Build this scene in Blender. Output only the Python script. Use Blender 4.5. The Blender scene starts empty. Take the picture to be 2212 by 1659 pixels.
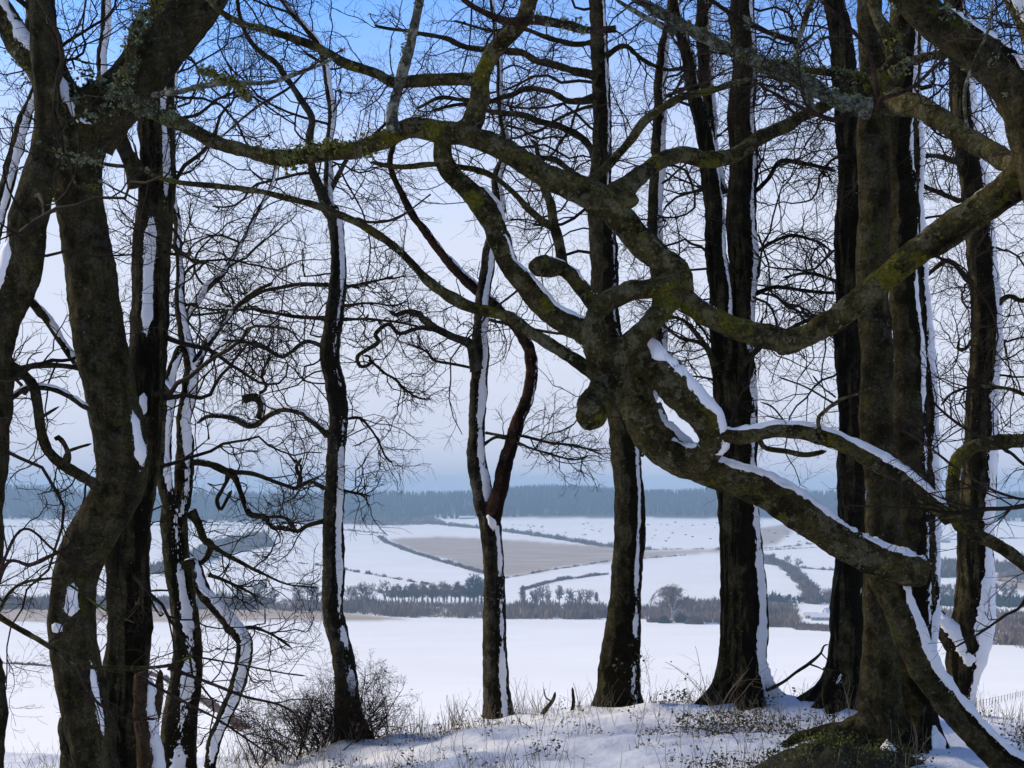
import bpy, math, random
import numpy as np
from mathutils import Vector

# ------------------------------------------------------------------ camera, sky, sun, exposure
S = bpy.context.scene
COL = S.collection
F, CX, HY = 3024.0, 1106.0, 1050.0          # focal length and horizon of the photograph, in sketch units (2212 wide)
cam = bpy.data.cameras.new('camera'); cam_o = bpy.data.objects.new('camera', cam); COL.objects.link(cam_o)
cam.sensor_width = 36.0; cam.lens = F/2212*36; cam.shift_y = (HY-829.5)/2212
cam.clip_start = 0.05; cam.clip_end = 20000
cam_o.location = (0, 0, 0); cam_o.rotation_euler = (math.radians(90), 0, 0)
S.camera = cam_o
SUN_EL, SUN_AZ = math.radians(33), math.radians(-62)      # veiled sun ahead of the camera, to its left (0 = straight ahead)
W = bpy.data.worlds.new('World'); S.world = W; W.use_nodes = True
nt = W.node_tree; nt.nodes.clear()
def N(t, kind, **kw):
    n = t.nodes.new(kind)
    for k, v in kw.items(): setattr(n, k, v)
    return n
out = N(nt, 'ShaderNodeOutputWorld'); bg = N(nt, 'ShaderNodeBackground'); bg.inputs[1].default_value = 0.115
sky = N(nt, 'ShaderNodeTexSky', sky_type='NISHITA', sun_disc=False, sun_elevation=SUN_EL, sun_rotation=SUN_AZ)
sky.air_density = 1.0; sky.dust_density = 0.3; sky.ozone_density = 3.0
tc = N(nt, 'ShaderNodeTexCoord'); sep = N(nt, 'ShaderNodeSeparateXYZ'); nt.links.new(tc.outputs['Generated'], sep.inputs[0])
mp = N(nt, 'ShaderNodeMapping'); mp.inputs['Scale'].default_value = (2.2, 2.2, 7.0); nt.links.new(tc.outputs['Generated'], mp.inputs[0])
nz = N(nt, 'ShaderNodeTexNoise'); nz.inputs['Scale'].default_value = 1.3; nz.inputs['Detail'].default_value = 4; nt.links.new(mp.outputs[0], nz.inputs['Vector'])
add = N(nt, 'ShaderNodeMath', operation='MULTIPLY_ADD'); nt.links.new(nz.outputs['Fac'], add.inputs[0]); add.inputs[1].default_value = 0.13; nt.links.new(sep.outputs['Z'], add.inputs[2])
mr = N(nt, 'ShaderNodeValToRGB'); nt.links.new(add.outputs[0], mr.inputs[0])       # how thick the cloud veil is by height
for p, v in ((0.14, 1.0), (0.24, 0.96), (0.30, 0.70), (0.35, 0.25), (0.40, 0.06), (0.6, 0.10)):
    e = mr.color_ramp.elements.new(p); e.color = (v, v, v, 1)
mr.color_ramp.elements[0].color = (1, 1, 1, 1); mr.color_ramp.elements[-1].color = (.12, .12, .12, 1)
vr = N(nt, 'ShaderNodeValToRGB'); nt.links.new(sep.outputs['Z'], vr.inputs[0])     # colour of the veil: greyer bank low down
vr.color_ramp.elements[0].position = 0.0; vr.color_ramp.elements[0].color = (.44, .48, .62, 1)
vr.color_ramp.elements[1].position = 0.10; vr.color_ramp.elements[1].color = (.61, .65, .77, 1)
e = vr.color_ramp.elements.new(0.035); e.color = (.55, .59, .715, 1)
veil = N(nt, 'ShaderNodeBackground'); nt.links.new(vr.outputs[0], veil.inputs[0]); veil.inputs[1].default_value = 1.0
tint = N(nt, 'ShaderNodeMix', data_type='RGBA', blend_type='MULTIPLY'); tint.inputs[0].default_value = 1.0
nt.links.new(sky.outputs[0], tint.inputs[6]); tint.inputs[7].default_value = (0.66, 1.08, 1.62, 1)
nt.links.new(tint.outputs[2], bg.inputs[0])
mx = N(nt, 'ShaderNodeMixShader'); nt.links.new(mr.outputs[0], mx.inputs[0]); nt.links.new(bg.outputs[0], mx.inputs[1]); nt.links.new(veil.outputs[0], mx.inputs[2]); nt.links.new(mx.outputs[0], out.inputs[0])
sun = bpy.data.lights.new('sun', 'SUN'); sun.energy = 3.9; sun.angle = math.radians(18); sun.color = (1.0, 0.87, 0.64)
sun_o = bpy.data.objects.new('sun', sun); COL.objects.link(sun_o)
sd = Vector((math.sin(SUN_AZ)*math.cos(SUN_EL), math.cos(SUN_AZ)*math.cos(SUN_EL), math.sin(SUN_EL)))
sun_o.rotation_euler = sd.to_track_quat('Z', 'Y').to_euler()
S.view_settings.view_transform = 'Standard'; S.view_settings.look = 'None'; S.view_settings.gamma = 1.0
S.view_settings.use_curve_mapping = False; S.view_settings.exposure = 0.30
S.cycles.use_denoising = True; S.cycles.use_adaptive_sampling = True; S.cycles.adaptive_threshold = .025; S.cycles.max_bounces = 4; S.cycles.volume_bounces = 0; S.cycles.caustics_reflective = False; S.cycles.caustics_refractive = False

rng = np.random.default_rng(11); random.seed(11)

# ------------------------------------------------------------------ helpers
def P(x, y, Y): return np.array([(x-CX)/F*Y, Y, (HY-y)/F*Y])
def norm(v): return v/np.maximum(np.linalg.norm(v, axis=-1, keepdims=True), 1e-9)
def sines(n, lo, hi, amp):
    return [(rng.uniform(lo, hi)*rng.choice([-1, 1]), rng.uniform(0, 6.283), amp*rng.uniform(.5, 1)) for _ in range(n)]
def ev(ss, s): return sum(a*np.sin(w*s+p) for w, p, a in ss)

_PERM = np.random.default_rng(5).random(65536)
def vnoise(p):
    i = np.floor(p).astype(np.int64); f = p-i; f = f*f*(3-2*f); o = 0
    for dx in (0, 1):
        for dy in (0, 1):
            for dz in (0, 1):
                h = ((i[..., 0]+dx)*73856093 ^ (i[..., 1]+dy)*19349663 ^ (i[..., 2]+dz)*83492791) & 65535
                o = o+_PERM[h]*(f[..., 0] if dx else 1-f[..., 0])*(f[..., 1] if dy else 1-f[..., 1])*(f[..., 2] if dz else 1-f[..., 2])
    return o*2-1
ORG = {}
def tag(o, label=None, cat=None, group=None, kind=None):
    for k, v in (('label', label), ('category', cat), ('group', group), ('kind', kind)):
        if v: o[k] = v
    return o
def empty(name, loc, label, cat, group=None):
    o = bpy.data.objects.new(name, None); COL.objects.link(o); o.location = loc; o.empty_display_size = .2
    ORG[o.name] = np.array(loc, float)
    return tag(o, label, cat, group)
def build(name, v, f, mat, parent=None, smooth=True, attrs=None, loc=None):
    """one mesh object; v (n,3) in world space, f an (m,k) array or a list of such arrays"""
    v = np.asarray(v, np.float64)
    org = ORG[parent.name] if parent is not None else (np.array(loc, float) if loc is not None else np.zeros(3))
    me = bpy.data.meshes.new(name)
    fs = f if isinstance(f, list) else [f]
    fs = [np.asarray(a, np.int32) for a in fs if len(a)]
    nl = sum(a.size for a in fs); nf = sum(len(a) for a in fs)
    me.vertices.add(len(v)); me.vertices.foreach_set('co', (v-org).astype(np.float32).ravel())
    me.loops.add(nl); me.loops.foreach_set('vertex_index', np.concatenate([a.ravel() for a in fs]))
    me.polygons.add(nf)
    tot = np.concatenate([np.full(len(a), a.shape[1], np.int32) for a in fs])
    me.polygons.foreach_set('loop_start', np.concatenate([[0], np.cumsum(tot)[:-1]]).astype(np.int32))
    me.polygons.foreach_set('loop_total', tot)
    me.polygons.foreach_set('use_smooth', np.full(nf, smooth))
    if attrs:
        for k, a in attrs.items():
            at = me.attributes.new(k, 'FLOAT', 'POINT'); at.data.foreach_set('value', np.asarray(a, np.float32))
    me.update(calc_edges=True)
    if mat: me.materials.append(mat)
    o = bpy.data.objects.new(name, me); COL.objects.link(o)
    if parent is not None: o.parent = parent
    elif loc is not None: o.location = loc
    ORG[o.name] = org
    return o

# ------------------------------------------------------------------ materials
def mat(name, rough=.9):
    m = bpy.data.materials.new(name); m.use_nodes = True; t = m.node_tree
    b = t.nodes['Principled BSDF']; b.inputs['Roughness'].default_value = rough; b.inputs['Specular IOR Level'].default_value = .2
    return m, t, b
def noise(t, scale, detail=4, rough=.55, vec=None, stretch=None):
    n = N(t, 'ShaderNodeTexNoise'); n.inputs['Scale'].default_value = scale; n.inputs['Detail'].default_value = detail; n.inputs['Roughness'].default_value = rough
    g = N(t, 'ShaderNodeNewGeometry'); src = g.outputs['Position']
    if stretch:
        mpn = N(t, 'ShaderNodeMapping'); mpn.inputs['Scale'].default_value = stretch; t.links.new(src, mpn.inputs[0]); src = mpn.outputs[0]
    t.links.new(src, n.inputs['Vector']); return n.outputs['Fac']
def ramp(t, fac, pts):
    r = N(t, 'ShaderNodeValToRGB'); t.links.new(fac, r.inputs[0]); el = r.color_ramp.elements
    while len(el) < len(pts): el.new(.5)
    for e, (p, c) in zip(el, pts):
        e.position = p; e.color = (*c, 1) if len(c) == 3 else c
    return r.outputs[0]
def mixc(t, fac, a, b):
    m = N(t, 'ShaderNodeMix', data_type='RGBA')
    if isinstance(fac, (int, float)): m.inputs[0].default_value = fac
    else: t.links.new(fac, m.inputs[0])
    for i, c in ((6, a), (7, b)):
        if isinstance(c, tuple): m.inputs[i].default_value = (*c, 1)
        else: t.links.new(c, m.inputs[i])
    return m.outputs[2]
def bump(t, b, fac, strength, dist):
    bn = N(t, 'ShaderNodeBump'); bn.inputs['Strength'].default_value = strength; bn.inputs['Distance'].default_value = dist
    t.links.new(fac, bn.inputs['Height']); t.links.new(bn.outputs[0], b.inputs['Normal'])
def attr(t, name):
    a = N(t, 'ShaderNodeAttribute'); a.attribute_name = name; return a.outputs['Fac']
def bark(name, dark, olive, moss, pale, moss_at=.56, pale_at=.66, dark_mask=True, crust=0., streak=0.):
    m, t, b = mat(name, .95); b.inputs['Specular IOR Level'].default_value = .04
    c = ramp(t, noise(t, 7, 5, .72), [(.40, dark), (.60, olive)])
    if streak:     # dark rain streaks and fissures running down the stem
        c = mixc(t, ramp(t, noise(t, 16, 4, .65, stretch=(1, 1, .09)), [(.46, (streak, streak, streak)), (.56, (0, 0, 0))]), c, tuple(x*.3 for x in dark))
    if crust:      # grey crustose lichen in blotches with hard edges
        c = mixc(t, ramp(t, noise(t, 9, 5, .72), [(.53, (0, 0, 0)), (.56, (crust, crust, crust))]), c, pale)
    c = mixc(t, ramp(t, noise(t, 4.1, 5, .75), [(moss_at, (0, 0, 0)), (moss_at+.05, (.9, .9, .9))]), c, moss)
    c = mixc(t, ramp(t, noise(t, 26, 3, .75), [(pale_at, (0, 0, 0)), (pale_at+.04, (.7, .7, .7))]), c, pale)
    v = N(t, 'ShaderNodeTexVoronoi'); v.inputs['Scale'].default_value = 11; g = N(t, 'ShaderNodeNewGeometry'); t.links.new(g.outputs['Position'], v.inputs['Vector'])
    spot = ramp(t, v.outputs['Distance'], [(.05, (.8, .8, .8)), (.09, (0, 0, 0))])
    c = mixc(t, spot, c, pale)
    if dark_mask: c = mixc(t, ramp(t, attr(t, 'dark_mask'), [(.42, (0, 0, 0)), (.56, (.9, .9, .9))]), c, tuple(x*.5 for x in dark))  # darker bark in a ragged band about the snow side
    fine = ramp(t, noise(t, 55, 4, .75), [(.35, (.45, .45, .45)), (.65, (1.4, 1.4, 1.4))])
    mm = N(t, 'ShaderNodeMix', data_type='RGBA', blend_type='MULTIPLY'); mm.inputs[0].default_value = 1
    t.links.new(c, mm.inputs[6]); t.links.new(fine, mm.inputs[7]); t.links.new(mm.outputs[2], b.inputs['Base Color'])
    bump(t, b, noise(t, 34, 6, .8, stretch=(1, 1, .6)), 1.0, .035)
    return m
M = {}
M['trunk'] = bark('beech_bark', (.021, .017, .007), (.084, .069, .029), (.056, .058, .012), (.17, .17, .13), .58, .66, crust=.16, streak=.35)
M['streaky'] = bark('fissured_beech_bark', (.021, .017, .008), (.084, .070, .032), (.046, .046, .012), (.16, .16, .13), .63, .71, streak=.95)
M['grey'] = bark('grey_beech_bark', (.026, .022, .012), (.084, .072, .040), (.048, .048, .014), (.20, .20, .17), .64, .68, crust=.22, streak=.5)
M['mossy'] = bark('mossy_bark', (.022, .018, .007), (.084, .070, .026), (.120, .112, .013), (.21, .19, .11), .55, .62, dark_mask=False, crust=.42)
M['silver'] = bark('lichened_bark', (.035, .034, .022), (.13, .125, .09), (.08, .09, .025), (.30, .30, .23), .58, .56, dark_mask=False, crust=.8)
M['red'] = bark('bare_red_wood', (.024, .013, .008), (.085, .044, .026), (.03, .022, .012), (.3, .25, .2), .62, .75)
M['pink'] = bark('pink_twig_bark', (.030, .018, .013), (.080, .050, .036), (.07, .07, .02), (.25, .24, .2), .62, .68, dark_mask=False)
M['stump'] = bark('decayed_wood', (.035, .022, .012), (.11, .072, .038), (.05, .05, .02), (.3, .25, .18), .66, .75, dark_mask=False)
m, t, b = mat('twig_bark'); b.inputs['Specular IOR Level'].default_value = .04; c = ramp(t, noise(t, 2.5, 3), [(.35, (.016, .012, .008)), (.65, (.036, .027, .018))]); t.links.new(c, b.inputs['Base Color']); M['twig'] = m
m, t, b = mat('snow', .75); b.inputs['Specular IOR Level'].default_value = .3
c = ramp(t, noise(t, 9, 4), [(.3, (.76, .745, .72)), (.7, (.85, .835, .81))]); t.links.new(c, b.inputs['Base Color'])
bump(t, b, noise(t, 40, 6, .7), .35, .02); M['snow'] = m
m, t, b = mat('knoll_snow', .8)
c = ramp(t, noise(t, 1.7, 6, .6), [(.3, (.62, .62, .65)), (.7, (.77, .77, .79))])
spk = ramp(t, noise(t, 13, 6, .78), [(.60, (0, 0, 0)), (.65, (.8, .8, .8))])
brd = ramp(t, noise(t, .9, 4, .6), [(.42, (0, 0, 0)), (.56, (1, 1, 1))])
mmx = N(t, 'ShaderNodeMix', data_type='RGBA', blend_type='MULTIPLY'); mmx.inputs[0].default_value = 1; t.links.new(spk, mmx.inputs[6]); t.links.new(brd, mmx.inputs[7])
c = mixc(t, mmx.outputs[2], c, (.10, .075, .05)); t.links.new(c, b.inputs['Base Color'])
bump(t, b, noise(t, 14, 8, .7), .6, .05); M['knoll'] = m
m, t, b = mat('field_snow', .85)
c = ramp(t, noise(t, .012, 5), [(.3, (.79, .765, .725)), (.7, (.85, .825, .785))])
st = ramp(t, noise(t, .05, 6, .7, stretch=(.25, 2.2, 1)), [(.3, (.26, .18, .12)), (.52, (.38, .29, .21)), (.72, (.62, .56, .50))])
c = mixc(t, attr(t, 'stubble'), c, st)
c = mixc(t, attr(t, 'wood'), c, (.05, .042, .04))
t.links.new(c, b.inputs['Base Color']); M['field'] = m
def plain(name, a, bcol, scale=3, rough=.9):
    m, t, b = mat(name, rough); c = ramp(t, noise(t, scale, 4), [(.35, a), (.65, bcol)]); t.links.new(c, b.inputs['Base Color']); M[name] = m; return m
plain('moss', (.05, .055, .012), (.13, .14, .03), 12)
plain('lichen', (.055, .075, .035), (.22, .25, .15), 40)
plain('yellow_lichen', (.06, .06, .012), (.20, .20, .04), 40)
plain('soil', (.012, .010, .006), (.03, .024, .014), 8)
plain('dry_stalk', (.10, .075, .045), (.24, .19, .12), 6)
plain('bramble_leaf', (.03, .035, .012), (.09, .085, .035), 12)
plain('brown_leaf', (.06, .03, .015), (.14, .08, .04), 9)
plain('hedge_twigs', (.09, .057, .042), (.20, .13, .092), .05)
plain('wood_twigs', (.105, .066, .044), (.27, .18, .118), .02)
plain('conifer', (.016, .022, .020), (.032, .040, .036), .01)
plain('ivy_green', (.025, .032, .018), (.06, .07, .03), .3)
plain('far_bark', (.07, .058, .05), (.14, .115, .10), .3)
plain('pale_bark', (.30, .27, .25), (.62, .60, .58), .4)
plain('roof_tile', (.16, .08, .06), (.26, .14, .10), .5)
plain('house_wall', (.42, .36, .30), (.56, .50, .44), .4)
plain('window_glass', (.03, .035, .045), (.05, .06, .07), .4, .3)
plain('grey_timber', (.16, .14, .12), (.30, .27, .23), .8)
plain('furry_brown', (.13, .085, .062), (.24, .16, .12), .3)

# ------------------------------------------------------------------ terrain
PD = np.array([-90, -40, 0, 5, 9, 11, 12.3, 13, 14, 16, 20, 30, 60, 100, 200, 400, 700, 1000, 1180, 1290, 1530, 1900, 2300, 2800, 3300, 3500, 4000, 6500.])
PZ = np.array([-.6, -1.0, -1.58, -1.70, -1.79, -1.86, -1.93, -2.0, -2.2, -2.75, -3.75, -6.0, -11.8, -18.2, -32.4, -55, -78, -95.9, -101.5, -102.4, -101, -94, -83.7, -69.5, -29, -26, -40, -160])
def pch(x):
    h = np.diff(PD); d = np.diff(PZ)/h
    mslope = np.zeros(len(PD)); mslope[0] = d[0]; mslope[-1] = d[-1]
    w1 = 2*h[1:]+h[:-1]; w2 = h[1:]+2*h[:-1]; same = d[1:]*d[:-1] > 0
    mslope[1:-1] = np.where(same, (w1+w2)/np.where(same, w1/np.where(d[:-1] == 0, 1, d[:-1])+w2/np.where(d[1:] == 0, 1, d[1:]), 1), 0)
    x = np.clip(x, PD[0], PD[-1]); i = np.clip(np.searchsorted(PD, x)-1, 0, len(h)-1)
    u = (x-PD[i])/h[i]
    return ((1+2*u)*(1-u)**2)*PZ[i]+u*(1-u)**2*h[i]*mslope[i]+u*u*(3-2*u)*PZ[i+1]+u*u*(u-1)*h[i]*mslope[i+1]
def sst(a, b, x): u = np.clip((x-a)/(b-a), 0, 1); return u*u*(3-2*u)
BANK = [(-28, 8.4), (225, 8.7), (285, 9.8), (385, 11.2), (752, 12.2), (1075, 12.8), (1335, 12.2), (1605, 12.0), (1815, 11.6), (1925, 9.3), (2092, 13.4)]
GS = [(rng.normal(0, 1), rng.normal(0, 1), rng.uniform(0, 6.28)) for _ in range(14)]
def zg(x, Y):
    x = np.asarray(x, float); Y = np.asarray(Y, float)
    z = pch(Y)
    near = sst(4, 11, Y)*(1-sst(40, 160, Y))
    z = z-.54*sst(1.35, -3.2, x)*near-.18*sst(3.2, 4.6, x)*near
    fine = sum(np.sin(a*2.6*x+b_*2.6*Y+p) for a, b_, p in GS[:7])*.012+sum(np.sin(a*8*x+b_*8*Y+p) for a, b_, p in GS[7:])*.005
    z = z+fine*(1-sst(20, 40, Y))
    for bp, bY in BANK: z = z+.05*np.exp(-(((x-(bp-CX)/F*bY)/.42)**2+((Y-bY)/.42)**2))
    if z.ndim and z.size > 20000 and Y.max() < 100: z = z+(vnoise(np.stack([x*3.3, Y*3.3, Y*0], -1))*.03+vnoise(np.stack([x*9, Y*9, Y*0+7], -1))*.014+vnoise(np.stack([x*22, Y*22, Y*0+3], -1))*.006)*sst(6, 7, Y)
    far = sst(900, 1700, Y)*(1-sst(3200, 3600, Y))
    z = z+far*(5*np.sin(x/310+.8)+3.5*np.sin(x/190+Y/420))+sst(3000, 3300, Y)*(4*np.sin(x/260)+3*np.sin(x/97+1))
    return z
def cast(x, y):
    """where the sight line of a picture point meets the far terrain"""
    D = np.geomspace(45, 3600, 3000); X = (x-CX)/F*D; Z = (HY-y)/F*D
    g = zg(X, D) > Z
    i = np.argmax(g) if g.any() else len(D)-1
    return np.array([X[i], D[i], float(zg(X[i], D[i]))])
def grid_faces(nx, ny):
    i = np.arange(ny-1)[:, None]*nx+np.arange(nx-1)[None, :]
    return np.stack([i, i+1, i+nx+1, i+nx], -1).reshape(-1, 4)
def spaced(edges): return np.unique(np.round(np.concatenate([np.arange(a, b, s) for a, b, s in edges]), 4))
xs = spaced([(-60, -14, 3), (-14, -6.2, .5), (-6.2, 6.2, .06), (6.2, 14, .5), (14, 61, 3)])
ys = spaced([(-90, -6, 3), (-6, 6.5, .3), (6.5, 15, .05), (15, 24, .4), (24, 40.1, 2)])
X, YY = np.meshgrid(xs, ys); Z = zg(X, YY)
tag(build('ground', np.stack([X, YY, Z], -1).reshape(-1, 3), grid_faces(len(xs), len(ys)), M['knoll']), kind='structure')
def inside(poly, px, py):
    r = np.zeros(px.shape, bool); n = len(poly)
    for i in range(n):
        (x0, y0), (x1, y1) = poly[i], poly[(i+1) % n]
        c = ((y0 > py) != (y1 > py)) & (px < (x1-x0)*(py-y0)/((y1-y0) or 1e-9)+x0); r ^= c
    return r
pxs = np.arange(-900, 3113, 5.0); Ds = np.geomspace(26, 5200, 430)
U, D = np.meshgrid(pxs, Ds); X = (U-CX)/F*D; Z = zg(X, D)-.06*(D < 60)
V = HY-Z/D*F
STUB = [[(830, 1163), (1000, 1160), (1250, 1176), (1400, 1190), (1560, 1186), (1660, 1184), (1640, 1196), (1540, 1193), (1400, 1206), (1250, 1222), (1090, 1246), (1030, 1237), (960, 1207), (880, 1188)],
        [(1640, 1140), (1700, 1131), (1718, 1148), (1685, 1176), (1640, 1182)],
        [(-300, 1312), (420, 1310), (600, 1312), (720, 1320), (820, 1331), (900, 1339), (700, 1341), (-300, 1345)],
        [(2150, 1225), (2300, 1230), (2300, 1290), (2160, 1270)]]
PU, PV = U+14*vnoise(np.stack([U*.012, V*.06, U*0], -1)), V+1.6*vnoise(np.stack([U*.02, V*.05, U*0+6], -1))
def soft(a):
    for _ in range(2): a = (a+np.roll(a, 1, 1)+np.roll(a, -1, 1)+np.roll(a, 1, 0)+np.roll(a, -1, 0))/5
    return a
stub = np.zeros(U.shape)
for p in STUB: stub = np.maximum(stub, inside(p, PU, PV)*(D < 3000))
WOODG = [[(-900, 1000), (3200, 1000), (3200, 1117), (1700, 1118), (1500, 1119), (1250, 1117), (1060, 1118), (960, 1116), (900, 1122), (830, 1133), (700, 1130), (430, 1122), (-900, 1118)],
         [(330, 1236), (470, 1168), (570, 1150), (588, 1180), (500, 1194), (350, 1242)]]
wood = np.zeros(U.shape)
for p in WOODG: wood = np.maximum(wood, inside(p, PU, PV)*(D > 1000))
tag(build('valley_fields', np.stack([X, D, Z], -1).reshape(-1, 3), grid_faces(len(pxs), len(Ds)), M['field'], attrs={'stubble': soft(stub).ravel(), 'wood': soft(wood).ravel()}), kind='structure')

# ------------------------------------------------------------------ limbs, snow, twigs
def sample(ctrl, step_px_r=.6, min_step=.02, wig=0., seed_free=False):
    """smooth centre line through control points (n,4: x y z r), resampled evenly"""
    c = np.asarray(ctrl, float)
    p = np.vstack([2*c[0]-c[1], c, 2*c[-1]-c[-2]]); out_ = []
    for i in range(1, len(p)-2):
        t_ = np.linspace(0, 1, 24, endpoint=False)[:, None]
        a, b_, cc, d = p[i-1], p[i], p[i+1], p[i+2]
        out_.append(.5*((2*b_)+(-a+cc)*t_+(2*a-5*b_+4*cc-d)*t_**2+(-a+3*b_-3*cc+d)*t_**3))
    out_.append(p[-2][None]); q = np.vstack(out_)
    q[:, 3] = np.maximum(q[:, 3], c[:, 3].min()*.8)
    L = np.concatenate([[0], np.cumsum(np.linalg.norm(np.diff(q[:, :3], axis=0), axis=1))])
    st = max(min_step, step_px_r*np.median(q[:, 3])*.45)
    n = max(6, int(L[-1]/st)); s = np.linspace(0, L[-1], n)
    return np.stack([np.interp(s, L, q[:, k]) for k in range(4)], 1), s
def frames(path):
    t_ = norm(np.gradient(path, axis=0)); u = np.zeros_like(t_)
    ref = np.array([0, -1, 0.]) if abs(t_[0, 1]) < .9 else np.array([1., 0, 0])
    u[0] = ref-t_[0]*ref.dot(t_[0]); u[0] /= np.linalg.norm(u[0])
    for i in range(1, len(path)):
        w = u[i-1]-t_[i]*u[i-1].dot(t_[i]); u[i] = w/max(np.linalg.norm(w), 1e-9)
    return t_, u, np.cross(t_, u)
def ring_lump(s, th, r, amp, seed):
    g = np.random.default_rng(seed); o = np.zeros((len(s), len(th)))
    sc = 1/np.median(r)
    for k, wlo, whi, a in ((1, .25, .6, .5), (2, .3, .9, .5), (3, .5, 1.4, .35), (2, 1.2, 2.4, .25), (5, 1., 3., .16), (7, 2, 5, .10)):
        for _ in range(2):
            w = g.uniform(wlo, whi)*sc*.35*g.choice([-1, 1]); ph = g.uniform(0, 6.28)
            o += a*np.sin(k*th[None]+w*s[:, None]+ph)*(np.sin(w*.37*s[:, None]+ph*1.7)*.5+.7)
    return o*amp
SEED = [100]
def snowdir(t_, az):
    side = np.array([math.sin(az), -math.cos(az), .15]); up = np.array([.12, -.30, 1.])
    w = np.clip((np.abs(t_[:, 2:3])-.55)/.35, 0, 1)
    d = w*side+(1-w)*up
    d = d-t_*np.sum(d*t_, 1, keepdims=True); return norm(d)
def limb(parent, name, pts, Y=None, m='mossy', lump=.09, snow=None, sides=None, flare=0, wig=.0, label=None, cut=False, step=.6, patches=(), rough=1., flute=0.):
    """pts: (x, y, width[, depth]) on the picture at a depth; snow = (thickness m, half angle deg, cover 0..1, azimuth deg)"""
    SEED[0] += 1; seed = SEED[0]; g = np.random.default_rng(seed)
    Ys = [(i, p[3]) for i, p in enumerate(pts) if len(p) > 3]
    if Y is not None and not Ys: Ys = [(0, Y)]
    dep = np.interp(np.arange(len(pts)), [a for a, _ in Ys], [b_ for _, b_ in Ys])
    if wig and len(pts) > 2:
        n = len(pts); ph = g.uniform(0, 6.28, 2)
        env = np.sin(np.linspace(0, math.pi, n))**.6
        dep = dep+wig*env*(np.sin(np.arange(n)*.9+ph[0])*.7+np.sin(np.arange(n)*.43+ph[1])*.6)
    ctrl = np.array([[*P(p[0], p[1], d), p[2]*.5/F*d] for p, d in zip(pts, dep)])
    path4, s = sample(ctrl, step); c = path4[:, :3].copy(); r = path4[:, 3].copy()
    # small bends so that no limb is a clean pipe
    for k in range(3):
        if len(c) > 8 and name != 'snow':
            c[:, k] += ev([(g.uniform(1.5, 5)/max(.25, r.mean()*6), g.uniform(0, 6), .05*r.mean()*1.4) for _ in range(3)], s)*np.minimum(1, s/.15)
    sides = sides or int(np.clip(8+np.median(r)*220, 7, 44))
    th = np.linspace(0, 2*math.pi, sides, endpoint=False)
    t_, u, v = frames(c)
    R = r[:, None]*(1+ring_lump(s, th, r, lump, seed))
    if flare:
        h = c[:, 2]-zg(c[:, 0], c[:, 1]); fl = np.exp(-np.maximum(h, 0)/.20)
        nr = g.integers(4, 6); ph = g.uniform(0, 6.28)
        R = R*(1+flare*fl[:, None]*(.75+.85*np.cos(nr*th+ph)[None]*np.minimum(1, fl[:, None]*1.3)))
    if flute:
        for k_ in (2, 3, 5, 6):
            ph = g.uniform(0, 6.28); R = R*(1+flute*g.uniform(.4, 1)*np.sin(k_*th[None]+ph+ev([(g.uniform(.5, 1.5), g.uniform(0, 6), .5)], s)[:, None]))
    q0 = c[:, None]+R[..., None]*(np.cos(th)[None, :, None]*u[:, None]+np.sin(th)[None, :, None]*v[:, None])
    e_ = norm(np.cross(t_, norm(c)))                      # widths were measured as seen: keep the mean outline
    pr_ = R*(np.cos(th)[None]*np.sum(u*e_, 1)[:, None]+np.sin(th)[None]*np.sum(v*e_, 1)[:, None])
    if not flare: R = R*np.clip(r.mean()/((pr_.max(1)-pr_.min(1)).mean()/2), .8, 1.1)
    else: R = R*.93
    if name in ('branch', 'root') and len(s) > 10: R = R*(1+.34*np.exp(-s/(r[0]*1.5)))[:, None]
    R = R*(1+.028*vnoise(np.stack([s/np.median(r)*2.6, s*0+seed, s*0], 1))[:, None]*(.6+.4*np.sin(2*th+seed))[None])
    am = np.minimum(1, r/.05)[:, None]*rough
    R = R+am*(.0075*vnoise(q0*13+seed)+.0045*vnoise(q0*31+seed)+.0028*vnoise(q0*67)+.004*np.maximum(0, vnoise(q0*9-seed)-.45)*4)
    if not cut: R[-1] *= .35
    ring = c[:, None]+R[..., None]*(np.cos(th)[None, :, None]*u[:, None]+np.sin(th)[None, :, None]*v[:, None])
    n = len(c); vs = ring.reshape(-1, 3)
    i = np.arange(n-1)[:, None]*sides; j = np.arange(sides)[None]; j2 = (j+1) % sides
    q = np.stack([i+j, i+j2, i+sides+j2, i+sides+j], -1).reshape(-1, 4)
    c0, c1 = len(vs), len(vs)+1
    vs = np.vstack([vs, c[0]-t_[0]*r[0]*.2, c[-1]+t_[-1]*r[-1]*(.12 if cut else .4)])
    jj = np.arange(sides); k2 = (jj+1) % sides; b0 = (n-1)*sides
    tri = np.vstack([np.stack([np.full(sides, c0), k2, jj], 1), np.stack([np.full(sides, c1), b0+jj, b0+k2], 1)])
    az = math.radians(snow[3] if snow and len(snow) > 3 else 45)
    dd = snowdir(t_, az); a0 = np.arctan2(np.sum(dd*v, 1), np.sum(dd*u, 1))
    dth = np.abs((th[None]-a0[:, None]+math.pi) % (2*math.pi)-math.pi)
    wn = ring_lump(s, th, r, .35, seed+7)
    dark_mask = np.clip(1.2-dth/1.15+wn+.35*vnoise(q0*17), 0, 1) if snow else np.clip(.35+wn*.6, 0, 1)*.8
    dark_mask = np.concatenate([dark_mask.ravel(), [0, 0]])
    o = build(name, vs, [q, tri], M[m] if isinstance(m, str) else m, parent, attrs={'dark_mask': dark_mask})
    if label: o['label'] = label
    runs = ([(snow, None)] if snow else [])+[((p_[4], p_[3], 1.0, p_[2]), p_[:2]) for p_ in patches]
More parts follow.
